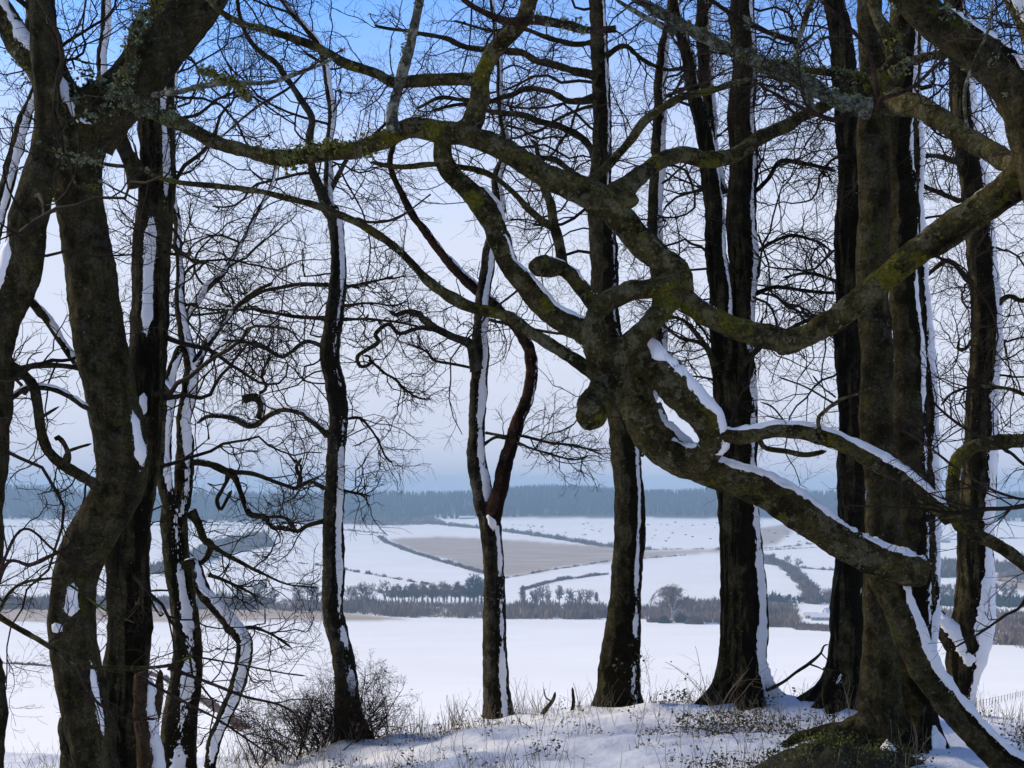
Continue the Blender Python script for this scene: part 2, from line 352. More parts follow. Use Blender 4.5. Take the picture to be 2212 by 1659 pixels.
    for sn, yr in runs:
        T, ha, cov = sn[:3]; ha = math.radians(ha); az = math.radians(sn[3] if len(sn) > 3 else 45)
        ns = max(8, int(s[-1]/.013)); ss = np.linspace(0, s[-1], ns)
        cc = np.stack([np.interp(ss, s, c[:, k]) for k in range(3)], 1); rr = np.interp(ss, s, r)
        tt, uu, vv = frames(cc); ad = snowdir(tt, az)
        # the shell follows the real bark surface
        ang0 = np.unwrap(np.arctan2(np.sum(ad*vv, 1), np.sum(ad*uu, 1)))
        K = 17; off = np.linspace(-1.3, 1.3, K)
        low = ev([(g.uniform(1.2, 4.5), g.uniform(0, 6.28), .34) for _ in range(5)], ss)
        mid = ev([(g.uniform(7, 22), g.uniform(0, 6.28), .15) for _ in range(5)], ss)
        cover = np.clip((cov-.5)*2.6+low+mid+.35, -.6, 1)
        if yr is not None:
            yy = HY-cc[:, 2]/cc[:, 1]*F; mid_, hl = (yr[0]+yr[1])/2, abs(yr[1]-yr[0])/2
            cover = np.clip(1.5*(1-(np.abs(yy-mid_)/hl)**2)+.25*mid+.1, -.8, 1)
            sel = np.where(cover > -.75)[0]
            if len(sel) < 6: continue
        edge = min(.12, s[-1]*.1); cover = np.minimum(cover, np.minimum(ss, ss[-1]-ss)/edge-.3)
        width = ha*(.75+.25*np.clip(cover, 0, 1)+.16*ev([(g.uniform(3, 12), g.uniform(0, 6.28), .5) for _ in range(4)], ss))
        if yr is not None: width = width*np.sqrt(np.clip(cover*.9+.1, .05, 1))
        jg = .55 if yr is not None else 1.
        A = ang0[:, None]+off[None]*width[:, None]
        prof = 1-np.abs(off)**2.4
        jag = g.normal(0, 1, (ns, K)); jag[1:-1] = jag[1:-1]*.6+(jag[:-2]+jag[2:])*.25
        prof2 = prof[None]-(1-np.clip(cover, -.8, 1)[:, None])*1.15+jg*(jag*.36+.5*vnoise(np.stack(np.broadcast_arrays(ss[:, None]*42, A*rr[:, None]*42, np.float64(seed)), -1)))*(1-.8*np.clip(prof*1.1, 0, 1)[None]*(cover[:, None] > .6))-.06
        Tt = np.minimum(T, rr*.55)[:, None]
        # bark radius under the shell, by bilinear lookup on the limb's own rings
        si = np.interp(ss, s, np.arange(n)); i0 = np.clip(si.astype(int), 0, n-2); fr = (si-i0)[:, None]
        dv = np.cos(A)[..., None]*uu[:, None]+np.sin(A)[..., None]*vv[:, None]
        tl = np.arctan2(np.sum(dv*v[i0][:, None], -1), np.sum(dv*u[i0][:, None], -1)) % (2*math.pi)/(2*math.pi)*sides
        j0 = tl.astype(int) % sides; fj = tl-np.floor(tl); j1 = (j0+1) % sides; I0 = i0[:, None]
        Rb = (R[I0, j0]*(1-fj)+R[I0, j1]*fj)*(1-fr)+(R[I0+1, j0]*(1-fj)+R[I0+1, j1]*fj)*fr
        sv = cc[:, None]+(Rb+Tt*prof2)[..., None]*dv
        nf_ = int(s[-1]*46)                                 # loose flecks blown onto the bark beside the stripe
        if nf_ > 8 and np.median(r) > .02:
            ii = g.integers(2, n-2, nf_); cvf = np.interp(s[ii], ss, cover); kk = cvf > -.3; ii = ii[kk]; m_ = len(ii)
            if m_ > 4:
                tf_ = np.interp(s[ii], ss, ang0)+g.choice([-1, 1], m_)*np.interp(s[ii], ss, width)*(.92+np.abs(g.normal(0, .22, m_)))
                df_ = np.stack([np.interp(s[ii], ss, uu[:, q_]) for q_ in range(3)], 1)*np.cos(tf_)[:, None]+np.stack([np.interp(s[ii], ss, vv[:, q_]) for q_ in range(3)], 1)*np.sin(tf_)[:, None]
                tj = (np.arctan2(np.sum(df_*v[ii], 1), np.sum(df_*u[ii], 1)) % (2*math.pi)/(2*math.pi)*sides).astype(int) % sides
                ctr = c[ii]+df_*(R[ii, tj])[:, None]; fs_ = g.uniform(.0008, .0046, m_)[:, None, None]
                oc_ = np.array([[1, 0, 0], [-1, 0, 0], [0, 1, 0], [0, -1, 0], [0, 0, 1.3], [0, 0, -1.3]])[None]*fs_*g.uniform(.6, 1.3, (m_, 6, 1))
                of_ = np.array([[0, 2, 4], [2, 1, 4], [1, 3, 4], [3, 0, 4], [2, 0, 5], [1, 2, 5], [3, 1, 5], [0, 3, 5]])
                tag(build('snow_flecks', (ctr[:, None]+oc_).reshape(-1, 3), (np.arange(m_)[:, None, None]*6+of_[None]).reshape(-1, 3), M['snow'], o), kind='stuff')
        fq = grid_faces(K, ns); fq = fq[(prof2.ravel()[fq] > -.35).any(1) & (prof2.ravel()[fq].max(1) > -.2)]
        if len(fq) > 12:
            svf = sv.reshape(-1, 3); lab = np.arange(len(svf))
            for _ in range(400):                     # islands of the shell
                mn = lab[fq].min(1); new = lab.copy(); np.minimum.at(new, fq.ravel(), np.repeat(mn, 4)); new = new[new]
                if (new == lab).all(): break
                lab = new
            fl_ = lab[fq[:, 0]]; ids, cnt = np.unique(fl_, return_counts=True); small = []
            for id_, cn in zip(ids, cnt):
                if cn < 70: small.append(id_); continue
                ff = fq[fl_ == id_]; us, inv = np.unique(ff, return_inverse=True); build('snow', svf[us], inv.reshape(ff.shape), M['snow'], o)
            ff = fq[np.isin(fl_, small)]
            if len(ff): us, inv = np.unique(ff, return_inverse=True); tag(build('snow_flecks', svf[us], inv.reshape(ff.shape), M['snow'], o), kind='stuff')
    return o, np.hstack([c, r[:, None]])

def tubes(pts, rad, k=3):
    """batch of thin tubes: pts (N,n,3), rad (N,n)"""
    Nn, n, _ = pts.shape
    t_ = norm(np.gradient(pts, axis=1)); ref = norm(rng.normal(0, 1, (Nn, 1, 3)))
    u = norm(np.cross(t_, np.broadcast_to(ref, t_.shape))); v = np.cross(t_, u)
    th = np.arange(k)*2*math.pi/k
    ring = pts[:, :, None]+rad[:, :, None, None]*(np.cos(th)[None, None, :, None]*u[:, :, None]+np.sin(th)[None, None, :, None]*v[:, :, None])
    base = (np.arange(Nn)*n*k)[:, None, None]; i = (np.arange(n-1)*k)[None, :, None]; j = np.arange(k)[None, None]
    j2 = (j+1) % k
    q = np.stack([base+i+j, base+i+j2, base+i+k+j2, base+i+k+j], -1).reshape(-1, 4)
    return ring.reshape(-1, 3), q
def wander(start, d, length, n, kink, up=0., flat=0.):
    Nn = len(start); pts = np.zeros((Nn, n, 3)); pts[:, 0] = start; d = norm(d); step = (length/(n-1))[:, None]
    bend = rng.normal(0, kink*.45, (Nn, 3))
    for i in range(1, n):
        d = norm(d+rng.normal(0, kink, (Nn, 3))+bend*.5+np.array([0, 0, up]))
        if flat: d = norm(d*np.array([1, 1, 1-flat]))
        pts[:, i] = pts[:, i-1]+d*step
    return pts
def shoots(pts, rad, per, ang, lo=.18):
    """start points and directions of side shoots on a batch of tubes"""
    Nn, n, _ = pts.shape
    tpar = np.sort(rng.uniform(lo, .98, (Nn, per)), 1)*(n-1); i0 = np.clip(tpar.astype(int), 0, n-2); fr = (tpar-i0)[..., None]
    a = np.take_along_axis(pts, i0[..., None], 1); b_ = np.take_along_axis(pts, (i0+1)[..., None], 1)
    st = a*(1-fr)+b_*fr; tg = norm(b_-a)
    r = np.take_along_axis(rad, i0, 1)
    axis = norm(rng.normal(0, 1, (Nn, 1, 3))+rng.normal(0, .5, (Nn, per, 3)))
    side = norm(np.cross(tg, axis))*np.where(np.arange(per) % 2, 1, -1)[None, :, None]
    an = rng.uniform(ang[0], ang[1], (Nn, per, 1))
    return st.reshape(-1, 3), (tg*np.cos(an)+side*np.sin(an)).reshape(-1, 3), r.reshape(-1), np.repeat(np.arange(Nn), per), (tpar/(n-1)).reshape(-1)
def grow_together(objs, parent, vox):
    """fuse crossing limbs into one continuous mass with soft folds where they meet"""
    vs, fs, nv = [], [], 0
    for o in objs:
        me = o.data; a = np.zeros(len(me.vertices)*3); me.vertices.foreach_get('co', a); vs.append(a.reshape(-1, 3))
        fs += [[i+nv for i in p.vertices] for p in me.polygons]; nv += len(me.vertices)
        for ch in list(o.children): ch.parent = objs[0]
    me = bpy.data.meshes.new('knot'); me.from_pydata(np.vstack(vs).tolist(), [], fs); tmp = bpy.data.objects.new('knot', me); COL.objects.link(tmp)
    r_ = tmp.modifiers.new('r', 'REMESH'); r_.mode = 'VOXEL'; r_.voxel_size = vox
    sm = tmp.modifiers.new('s', 'SMOOTH'); sm.factor = .5; sm.iterations = 5
    ev_ = tmp.evaluated_get(bpy.context.evaluated_depsgraph_get()).to_mesh(); nn = len(ev_.vertices)
    a = np.zeros(nn*3); ev_.vertices.foreach_get('co', a); nr = np.zeros(nn*3); ev_.vertex_normals.foreach_get('vector', nr) if hasattr(ev_, 'vertex_normals') else ev_.vertices.foreach_get('normal', nr)
    q = np.array([list(p.vertices) for p in ev_.polygons], np.int32); a = a.reshape(-1, 3); nr = nr.reshape(-1, 3)
    w = a+ORG[parent.name]
    a = a+nr*(.007*vnoise(w*16)+.005*vnoise(w*38)+.003*vnoise(w*80)+.006*np.maximum(0, vnoise(w*11+9)-.35)*2-.004*np.maximum(0, vnoise(w*np.array([14, 14, 60.])+3)-.3))[:, None]
    bpy.data.objects.remove(tmp)
    k = build('branch', a+ORG[parent.name], q, objs[0].data.materials[0], parent); k['label'] = 'knotted heart of the tree: loops, a coil and a rounded cut stub grown together'
    ORG[k.name] = ORG[parent.name]
    for o in objs:
        for ch in list(o.children): ch.parent = k
    for ch in [c_ for c_ in bpy.data.objects if c_.parent in objs]: ch.parent = k
    for o in objs: bpy.data.objects.remove(o)
    return k
class Crown:
    """collects the fine branches of one tree into one mesh"""
    def __init__(self): self.v = []; self.f = []; self.n = 0
    def add(self, pts, rad, k=3):
        v, f = tubes(pts, rad, k); self.v.append(v); self.f.append(f+self.n); self.n += len(v)
    def spray(self, pts, rad, per=(9, 7, 4), ln=(.70, .32, .14), kink=(.34, .34, .28), rmin=.0009, scale=1.0, up=.02, thin=1.0):
        """finer and finer twigs along the given batch"""
        for lv, p_ in enumerate(per):
            st, d, r, par, tp = shoots(pts, rad, p_, (.5, 1.15), .12 if lv == 0 else .2)
            L = ln[lv]*scale*rng.uniform(.45, 1.35, len(st))*(1.15-.55*tp)
            n = (8, 6, 4)[lv]
            r0 = np.maximum(np.minimum(r*.62, (.0072, .0036, .0018)[lv]*thin*rng.uniform(.7, 1.2, len(st))), rmin)
            pts = wander(st, d, L, n, kink[lv], up)
            rad = r0[:, None]*np.linspace(1, .5, n)[None]; rad = np.maximum(rad, rmin)
            self.add(pts, rad, 3)
    def lateral(self, starts, dirs, lengths, radii, per=(8, 6, 2), kink=.30, up=.0, flat=.0, n=15, **kw):
        starts = np.asarray(starts, float)
        pts = wander(starts, np.asarray(dirs, float), np.asarray(lengths, float), n, kink, up, flat)
        rad = np.asarray(radii, float)[:, None]*np.linspace(1, .28, n)[None]
        self.add(pts, rad, 5); self.spray(pts, rad, per, **kw)
    def along(self, path, per=(12, 7, 4), n=18, **kw):
        i = np.linspace(0, len(path)-1, n).astype(int); self.spray(path[i][None, :, :3], np.minimum(path[i][None, :, 3], .02), per, **kw)
    def done(self, parent, m='twig', name='crown'):
        if self.v: return build(name, np.vstack(self.v), np.vstack(self.f), M[m], parent)
def from_trunk(cr, path, count, zlo, zhi, ln=(1.2, 2.6), rad=(.010, .022), az=None, el=(-.25, .45), **kw):
    """random side branches off a stem between two heights"""
    z = path[:, 2]; ok = np.where((z > zlo) & (z < zhi))[0]
    if not len(ok): return
    ix = rng.choice(ok, count); st = path[ix, :3]
    a = rng.uniform(*(az or (0, 6.283)), count); e = rng.uniform(*el, count)
    d = np.stack([np.cos(a)*np.cos(e), np.sin(a)*np.cos(e), np.sin(e)], 1)
    cr.lateral(st+d*path[ix, 3:4]*.5, d, rng.uniform(*ln, count), np.minimum(rng.uniform(*rad, count), path[ix, 3]*.6), **kw)
def tufts(parent, path, count, size=(.02, .05), m='lichen', pieces=16, lo=0., hi=1., name='lichen', topside=True):
    """leafy lichen: crinkled little lobes sitting on the bark"""
    pieces = int(pieces*2.2); i = (rng.uniform(lo, hi, count)*(len(path)-1)).astype(int); c = path[i, :3]; r = path[i, 3]
    d = norm(rng.normal(0, 1, (count, 3))+(np.array([0, -.5, .5]) if topside else 0)); sz = rng.uniform(*size, count)
    c = c+d*(r*.9)[:, None]
    cc = np.repeat(c, pieces, 0)+rng.normal(0, 1, (count*pieces, 3))*np.repeat(sz, pieces)[:, None]*.42
    n_ = len(cc); u = norm(rng.normal(0, 1, (n_, 3))); v = norm(np.cross(u, rng.normal(0, 1, (n_, 3)))); h = np.repeat(sz, pieces)[:, None]*rng.uniform(.10, .26, (n_, 1))
    w = np.cross(u, v)
    q = np.stack([cc-u*h-v*h*.6, cc+u*h-v*h*.6+w*h*.5, cc+u*h*.8+v*h, cc-u*h*.7+v*h*.9+w*h*.4], 1).reshape(-1, 3)
    f = np.arange(n_*4).reshape(-1, 4)
    return tag(build(name, q, np.vstack([f[:, :3], f[:, [0, 2, 3]]]), M[m], parent, smooth=False), kind='stuff')
def tree(name, px, Y, label, cat='tree', group=None):
    x = (px-CX)/F*Y
    return empty(name, (x, Y, float(zg(x, Y))), label, cat, group)

# ------------------------------------------------------------------ the trees on the knoll
PI = math.pi
# --- stem at the left edge
T = tree('beech_tree', -28, 8.4, 'dark leaning beech trunk cut by the left edge of the picture', 'tree')
_, tp = limb(T, 'trunk', [(-44, 1760, 135), (-40, 1700, 106), (-38, 1576, 88), (-43, 1408, 86), (-44, 1207, 86), (-34, 1104, 86), (-24, 1023, 86), (-28, 923, 85), (-20, 889, 85), (-6, 788, 85), (8, 694, 85), (30, 620, 86), (48, 553, 88), (65, 480, 83), (84, 400, 76), (102, 300, 68), (108, 200, 65), (90, 60, 58), (60, -200, 49), (10, -600, 36)], 8.4, 'trunk', flare=.5, patches=[(520, 690, -46, 22, .02)])
_, b1 = limb(T, 'branch', [(0, 780, 26), (32, 796, 25), (60, 815, 22), (76, 850, 21), (88, 905, 20), (94, 955, 21), (112, 985, 22), (150, 1010, 24), (190, 1038, 24), (215, 1060, 20)], 8.5, 'trunk', wig=.1)
limb(T, 'branch', [(86, 903, 8), (108, 890, 7), (128, 878, 5)], 8.5, 'trunk')
limb(T, 'branch', [(143, 1006, 14), (148, 985, 13), (140, 962, 11), (125, 945, 12), (118, 948, 9)], 8.5, 'trunk', cut=True)
limb(T, 'branch', [(136, 1000, 9), (145, 978, 8), (165, 968, 7), (198, 958, 6)], 8.5, 'trunk')
limb(T, 'branch', [(0, 872, 14), (28, 856, 14), (60, 838, 13), (110, 840, 12), (150, 855, 13), (180, 875, 14), (195, 885, 12)], 8.6, 'trunk', snow=(.012, 55, .5))
limb(T, 'branch', [(5, 800, 12), (45, 795, 12), (90, 788, 12), (150, 792, 11), (180, 802, 8)], 8.7, 'trunk', wig=.1)
limb(T, 'branch', [(30, 610, 16, 8.5), (75, 660, 16, 8.9), (100, 690, 16, 9.1), (130, 735, 17), (155, 770, 17), (178, 800, 15), (200, 830, 14, 9.2)], None, 'trunk', snow=(.015, 60, .75, 70), wig=.1)
_, b2 = limb(T, 'branch', [(-20, 520, 30), (4, 440, 28), (30, 340, 27), (52, 260, 26), (72, 205, 22), (100, 90, 16)], 10.2, 'trunk', snow=(.012, 34, .75, 45))
cr = Crown()
from_trunk(cr, tp, 7, -1.2, 3.0, (1.0, 2.2), az=(-.9, .9), el=(-.5, .3))
from_trunk(cr, tp, 6, .8, 5.5, (1.0, 2.4), az=(-2.4, 2.6), el=(-.2, .6))
cr.along(b1, (7, 6, 2)); cr.along(b2, (8, 6, 2))
cr.done(T)

# --- big sinuous beech, left
T = tree('beech_tree', 225, 8.7, 'thick sinuous beech at left with a bulge low down and a lichened crotch', 'tree')
_, tp = limb(T, 'trunk', [(228, 1760, 114), (220, 1659, 95), (201, 1580, 104), (168, 1480, 113), (148, 1400, 113), (146, 1330, 111), (161, 1250, 107), (196, 1170, 111), (241, 1095, 116), (266, 1030, 120), (261, 950, 120), (242, 860, 118), (224, 770, 118), (208, 680, 114), (192, 590, 113), (178, 500, 111), (168, 400, 113), (172, 310, 127), (186, 240, 151), (192, 200, 132)], 8.7, 'trunk', flare=.35, step=.45, patches=[(900, 1010, 54, 15, .022), (1255, 1330, 18, 15, .022), (1342, 1364, -16, 13, .018), (1440, 1590, 54, 9, .014)])
_, bR = limb(T, 'branch', [(190, 300, 90), (235, 230, 112), (295, 170, 112), (355, 100, 108), (410, 34, 100), (450, -20, 92), (510, -160, 76), (560, -420, 60)], 8.7, 'trunk', lump=.07)
_, bL = limb(T, 'branch', [(175, 300, 80), (130, 220, 74), (85, 150, 62), (34, 84, 58), (-10, 10, 52), (-60, -90, 44)], 8.6, 'mossy', snow=(.02, 30, .62, 40))
_, bC = limb(T, 'branch', [(175, 290, 90), (125, 200, 76), (98, 100, 66), (90, 0, 58), (84, -160, 50), (100, -420, 40)], 8.9, 'trunk')
_, bs = limb(T, 'branch', [(240, 245, 24), (262, 180, 22), (280, 130, 21), (292, 60, 19), (330, 20, 15), (345, -40, 12)], 8.4, 'mossy')
limb(T, 'branch', [(110, 190, 12), (125, 240, 11), (140, 290, 9), (150, 350, 8), (165, 400, 6), (195, 400, 3)], 8.3, 'mossy')
_, bt = limb(T, 'branch', [(182, 1655, 75), (168, 1610, 62), (150, 1575, 45), (146, 1545, 30)], 8.9, 'trunk', label='dark buttress beside the foot of the trunk')
for pth, k in ((bL, 26), (bC, 18), (bs, 24)):
    tufts(T, pth, k, (.03, .06), 'lichen', 18, 0, .9); tufts(T, pth, k//2, (.03, .055), 'yellow_lichen', 16, 0, .9)
tufts(T, tp, 30, (.03, .065), 'lichen', 18, .88, 1.); tufts(T, tp, 18, (.03, .06), 'yellow_lichen', 18, .86, 1.)
cr = Crown()
for pth in (bR, bL, bC, bs): cr.along(pth, (6, 5, 2), scale=.8, thin=.65)
from_trunk(cr, np.vstack([bR, bC]), 4, 2.0, 6, (1., 2.2), el=(-.3, .4))
cr.done(T)

# --- straight trunk close behind it
T = tree('beech_tree', 285, 9.8, 'straight beech trunk behind the sinuous one, patched with snow', 'tree')
_, tp = limb(T, 'trunk', [(280, 1740, 150), (278, 1659, 120), (270, 1500, 100), (272, 1340, 98), (282, 1207, 96), (294, 1040, 94), (304, 889, 96), (314, 788, 94), (322, 694, 92), (330, 553, 90), (334, 420, 90), (338, 280, 88), (345, 150, 78), (352, 40, 66), (360, -200, 56), (350, -700, 40)], 9.8, 'streaky', flare=.45, patches=[(470, 735, 8, 16, .012), (130, 440, 42, 12, .010), (850, 900, 20, 10, .01)])
_, ba = limb(T, 'branch', [(300, 400, 34), (280, 350, 34), (258, 290, 32), (240, 255, 26)], 9.7, 'trunk')
_, bb = limb(T, 'branch', [(215, 200, 22), (222, 100, 22), (232, 0, 20), (240, -150, 16)], 10.4, 'streaky', snow=(.012, 36, .9, 45))
cr = Crown()
from_trunk(cr, tp, 10, -1.3, 4.8, (1.1, 2.3), az=(-1.1, .9), el=(-.45, .4))
cr.done(T)

# --- forked tree with the snow-filled fork
T = tree('beech_tree', 385, 11.2, 'slender beech with a snow-filled fork beside the straight left trunk', 'tree')
_, tp = limb(T, 'trunk', [(378, 1740, 110), (384, 1659, 84), (390, 1560, 80), (398, 1450, 74), (396, 1340, 66), (390, 1250, 60), (382, 1180, 58), (376, 1130, 60), (372, 1085, 52)], 11.2, 'trunk', flare=.3, snow=(.010, 24, .62, 22))
_, sr = limb(T, 'stem', [(378, 1130, 46), (396, 1060, 38), (400, 980, 36), (396, 900, 34), (408, 850, 34), (414, 795, 32), (402, 735, 28), (392, 690, 24), (388, 600, 20), (384, 500, 17), (372, 380, 14), (378, 200, 11), (390, 0, 9), (400, -250, 7)], 11.2, 'trunk', snow=(.012, 34, .78, 35))
_, sl = limb(T, 'stem', [(374, 1110, 36), (358, 1040, 30), (356, 960, 28), (362, 880, 26), (370, 815, 26), (384, 770, 24), (392, 745, 20)], 11.1, 'trunk', snow=(.012, 32, .72, 40))
_, s3 = limb(T, 'branch', [(412, 800, 20), (432, 770, 19), (452, 735, 17), (480, 700, 14), (510, 665, 12), (545, 635, 9), (590, 610, 7)], 11.2, 'trunk', snow=(.01, 45, .6), wig=.2)
_, s4 = limb(T, 'branch', [(398, 690, 16), (420, 655, 18), (445, 625, 17), (480, 590, 13), (505, 555, 10), (545, 480, 8), (585, 400, 7), (600, 330, 6)], 11.6, 'trunk', snow=(.010, 40, .85, 45))
limb(T, 'branch', [(352, 820, 12), (368, 842, 14), (385, 862, 14)], 11.0, 'trunk', snow=(.01, 50, .8))
_, dr = limb(T, 'branch', [(395, 1222, 18), (420, 1218, 24), (434, 1270, 33), (462, 1305, 33), (500, 1350, 35), (530, 1388, 36), (524, 1440, 34), (506, 1500, 33), (480, 1555, 30), (460, 1610, 28), (452, 1665, 26)], 10.9, 'trunk', snow=(.014, 36, .95, 22), label='drooping limb with a broad stripe of snow', step=.4)
_, d1 = limb(T, 'branch', [(412, 1105, 18), (430, 1135, 17), (440, 1165, 16), (455, 1178, 15), (446, 1205, 13), (430, 1218, 11)], 11.3, 'trunk')
_, d2 = limb(T, 'branch', [(445, 1170, 12), (475, 1190, 11), (520, 1215, 8), (570, 1240, 6), (620, 1262, 4), (690, 1270, 3)], 11.3, 'trunk', wig=.2)
_, d3 = limb(T, 'branch', [(412, 1000, 12), (432, 998, 15), (470, 1010, 15), (505, 1030, 14), (520, 1065, 12), (540, 1110, 12), (570, 1115, 11), (590, 1140, 9), (612, 1140, 8), (640, 1150, 6)], 11.4, 'trunk', snow=(.008, 40, .25), wig=.15)
_, d4 = limb(T, 'branch', [(500, 1020, 10), (540, 1022, 10), (580, 1035, 9), (620, 1050, 9), (640, 1055, 9), (650, 1035, 8), (640, 1010, 7), (652, 990, 5)], 11.5, 'trunk', wig=.1)
_, d5 = limb(T, 'branch', [(500, 1012, 9), (492, 1035, 8), (478, 1060, 8), (468, 1080, 9), (478, 1100, 8), (500, 1060, 7)], 11.4, 'trunk')
_, d6 = limb(T, 'branch', [(450, 1242, 8), (480, 1252, 7), (520, 1270, 6), (560, 1290, 4)], 10.9, 'trunk')
_, d7 = limb(T, 'branch', [(518, 1360, 8), (550, 1355, 8), (590, 1372, 6), (630, 1400, 4)], 10.9, 'trunk')
_, d8 = limb(T, 'branch', [(350, 1330, 10), (330, 1300, 14), (318, 1290, 12)], 11.2, 'trunk', snow=(.01, 50, .6))
cr = Crown()
for pth, k in ((s3, 11), (s4, 9), (d2, 13), (d3, 9), (d4, 7), (d6, 10), (d7, 10), (sr, 11), (d1, 5), (dr, 4)): cr.along(pth, (k, 6, 2), scale=.85)
from_trunk(cr, sr, 12, 0.6, 4.2, (.9, 2.0), (.008, .015), az=(-.9, .9), el=(-.2, .5))
from_trunk(cr, s4, 7, 1.4, 3.0, (.8, 1.6), (.006, .012), el=(-.2, .5))
from_trunk(cr, tp, 4, -1.2, .4, (.8, 1.6), (.006, .012), az=(2.2, 4.0), el=(-.3, .3))
cr.done(T)

# --- slim trunk left of centre
T = tree('beech_tree', 752, 12.2, 'slim wavy beech trunk rising from the leafless shrub', 'tree')
_, tp = limb(T, 'trunk', [(762, 1690, 96), (757, 1600, 66), (750, 1500, 54), (738, 1420, 52), (724, 1340, 50), (720, 1250, 50), (720, 1150, 47), (726, 1060, 46), (728, 980, 46), (729, 900, 46), (718, 820, 46), (714, 765, 45), (722, 690, 42), (728, 620, 38), (732, 560, 34), (728, 500, 32), (714, 450, 30)], 12.2, 'grey', snow=(.009, 22, .60, 40), flare=.35, step=.45)
_, sa = limb(T, 'stem', [(722, 480, 28), (704, 440, 24), (688, 396, 20), (672, 355, 18), (669, 300, 16), (672, 252, 15), (645, 208, 14), (605, 148, 13), (571, 118, 12), (538, 84, 10), (520, 40, 9), (500, -80, 8), (470, -250, 6)], 12.2, 'grey', wig=.2)
_, sb = limb(T, 'stem', [(716, 470, 24), (708, 403, 20), (711, 319, 18), (716, 235, 17), (706, 168, 15), (692, 101, 14), (660, 60, 12), (620, 15, 11), (580, -60, 10), (560, -250, 8), (540, -500, 6)], 12.4, 'grey', snow=(.010, 36, .8, 45), wig=.1)
_, sc = limb(T, 'branch', [(705, 430, 12), (735, 370, 11), (760, 330, 9), (800, 300, 8), (840, 260, 6)], 12.5, 'grey', wig=.2)
_, l1 = limb(T, 'branch', [(706, 940, 12), (690, 925, 12), (668, 905, 11), (650, 890, 11), (610, 886, 11), (580, 898, 12), (558, 915, 14), (535, 918, 14), (510, 905, 13), (485, 900, 12), (450, 900, 9), (425, 915, 7)], 12.0, 'grey', snow=(.012, 50, .55), wig=.25, label='curling side branch with snow along its back')
limb(T, 'branch', [(560, 905, 15), (567, 880, 16), (560, 862, 18), (540, 858, 19), (526, 864, 20)], 12.0, 'trunk', cut=True, snow=(.01, 30, .4), label='hooked stub on the curling side branch')
_, l2 = limb(T, 'branch', [(560, 850, 6), (575, 838, 6), (566, 815, 6), (568, 800, 6), (580, 775, 5), (588, 770, 5)], 12.0, 'trunk')
_, l3 = limb(T, 'branch', [(705, 615, 9), (655, 614, 8), (600, 622, 8), (555, 635, 7), (510, 665, 6), (470, 690, 4)], 12.3, 'grey', wig=.3)
_, l4 = limb(T, 'branch', [(700, 688, 9), (640, 684, 8), (570, 672, 7), (530, 668, 6), (430, 680, 5), (340, 680, 4)], 12.1, 'grey', wig=.3)
_, l5 = limb(T, 'branch', [(698, 748, 10), (660, 738, 9), (630, 760, 8), (605, 770, 8), (560, 745, 8), (520, 738, 7), (480, 735, 5)], 12.2, 'grey', wig=.2)
_, l6 = limb(T, 'branch', [(702, 1055, 8), (670, 1040, 7), (645, 1050, 7), (650, 1010, 6), (630, 990, 5)], 12.2, 'trunk')
_, l7 = limb(T, 'branch', [(702, 1125, 10), (665, 1135, 9), (640, 1148, 9), (625, 1125, 8), (600, 1115, 7), (560, 1118, 6)], 12.2, 'grey', wig=.1)
_, r1 = limb(T, 'branch', [(742, 620, 7), (800, 610, 6), (850, 598, 4)], 12.2, 'trunk')
_, r2 = limb(T, 'branch', [(738, 690, 8), (805, 690, 6), (880, 700, 5), (930, 715, 3)], 12.2, 'grey', wig=.3)
_, r3 = limb(T, 'branch', [(745, 905, 6), (780, 905, 6), (810, 940, 5), (835, 990, 4), (850, 1000, 3)], 12.2, 'grey', wig=.2)
_, r4 = limb(T, 'branch', [(742, 1060, 7), (770, 1065, 6), (800, 1072, 4)], 12.2, 'trunk')
_, r5 = limb(T, 'branch', [(744, 660, 6), (800, 655, 5), (850, 660, 4), (880, 650, 3)], 12.4, 'grey', wig=.3)
cr = Crown()
for pth, k in ((l1, 9), (l2, 12), (l3, 14), (l4, 13), (l5, 12), (l6, 9), (l7, 10), (r1, 12), (r2, 12), (r3, 14), (r4, 10), (r5, 11), (sa, 15), (sb, 16), (sc, 10)): cr.along(pth, (k, 6, 2), scale=.95)
from_trunk(cr, np.vstack([sa, sb]), 20, 2.0, 5.2, (1.0, 2.3), (.008, .016), el=(-.15, .5))
from_trunk(cr, tp, 5, .2, 2.2, (.8, 1.7), (.006, .011), az=(2.3, 4.0), el=(-.2, .4))
cr.done(T)

# --- centre tree with the bare red stem
T = tree('beech_tree', 1075, 12.8, 'forked beech in the centre with one bare reddish stem', 'tree')
_, tp = limb(T, 'trunk', [(1076, 1680, 84), (1075, 1570, 58), (1073, 1480, 56), (1072, 1400, 56), (1068, 1320, 52), (1062, 1240, 48), (1058, 1170, 50), (1056, 1120, 54), (1052, 1080, 50)], 12.8, 'grey', snow=(.008, 18, .54, 38), flare=.2, step=.45, patches=[(1060, 1150, 14, 26, .03)])
_, sa = limb(T, 'stem', [(1052, 1110, 44), (1038, 1050, 42), (1030, 985, 42), (1030, 920, 36), (1034, 840, 36), (1038, 760, 34), (1042, 680, 32), (1046, 620, 30), (1054, 560, 28), (1066, 505, 26), (1080, 450, 24), (1074, 390, 22), (1087, 340, 20), (1091, 300, 18), (1084, 245, 15), (1075, 120, 12), (1060, -60, 10), (1070, -300, 7)], 12.8, 'grey', snow=(.010, 27, .95, 33), step=.45)
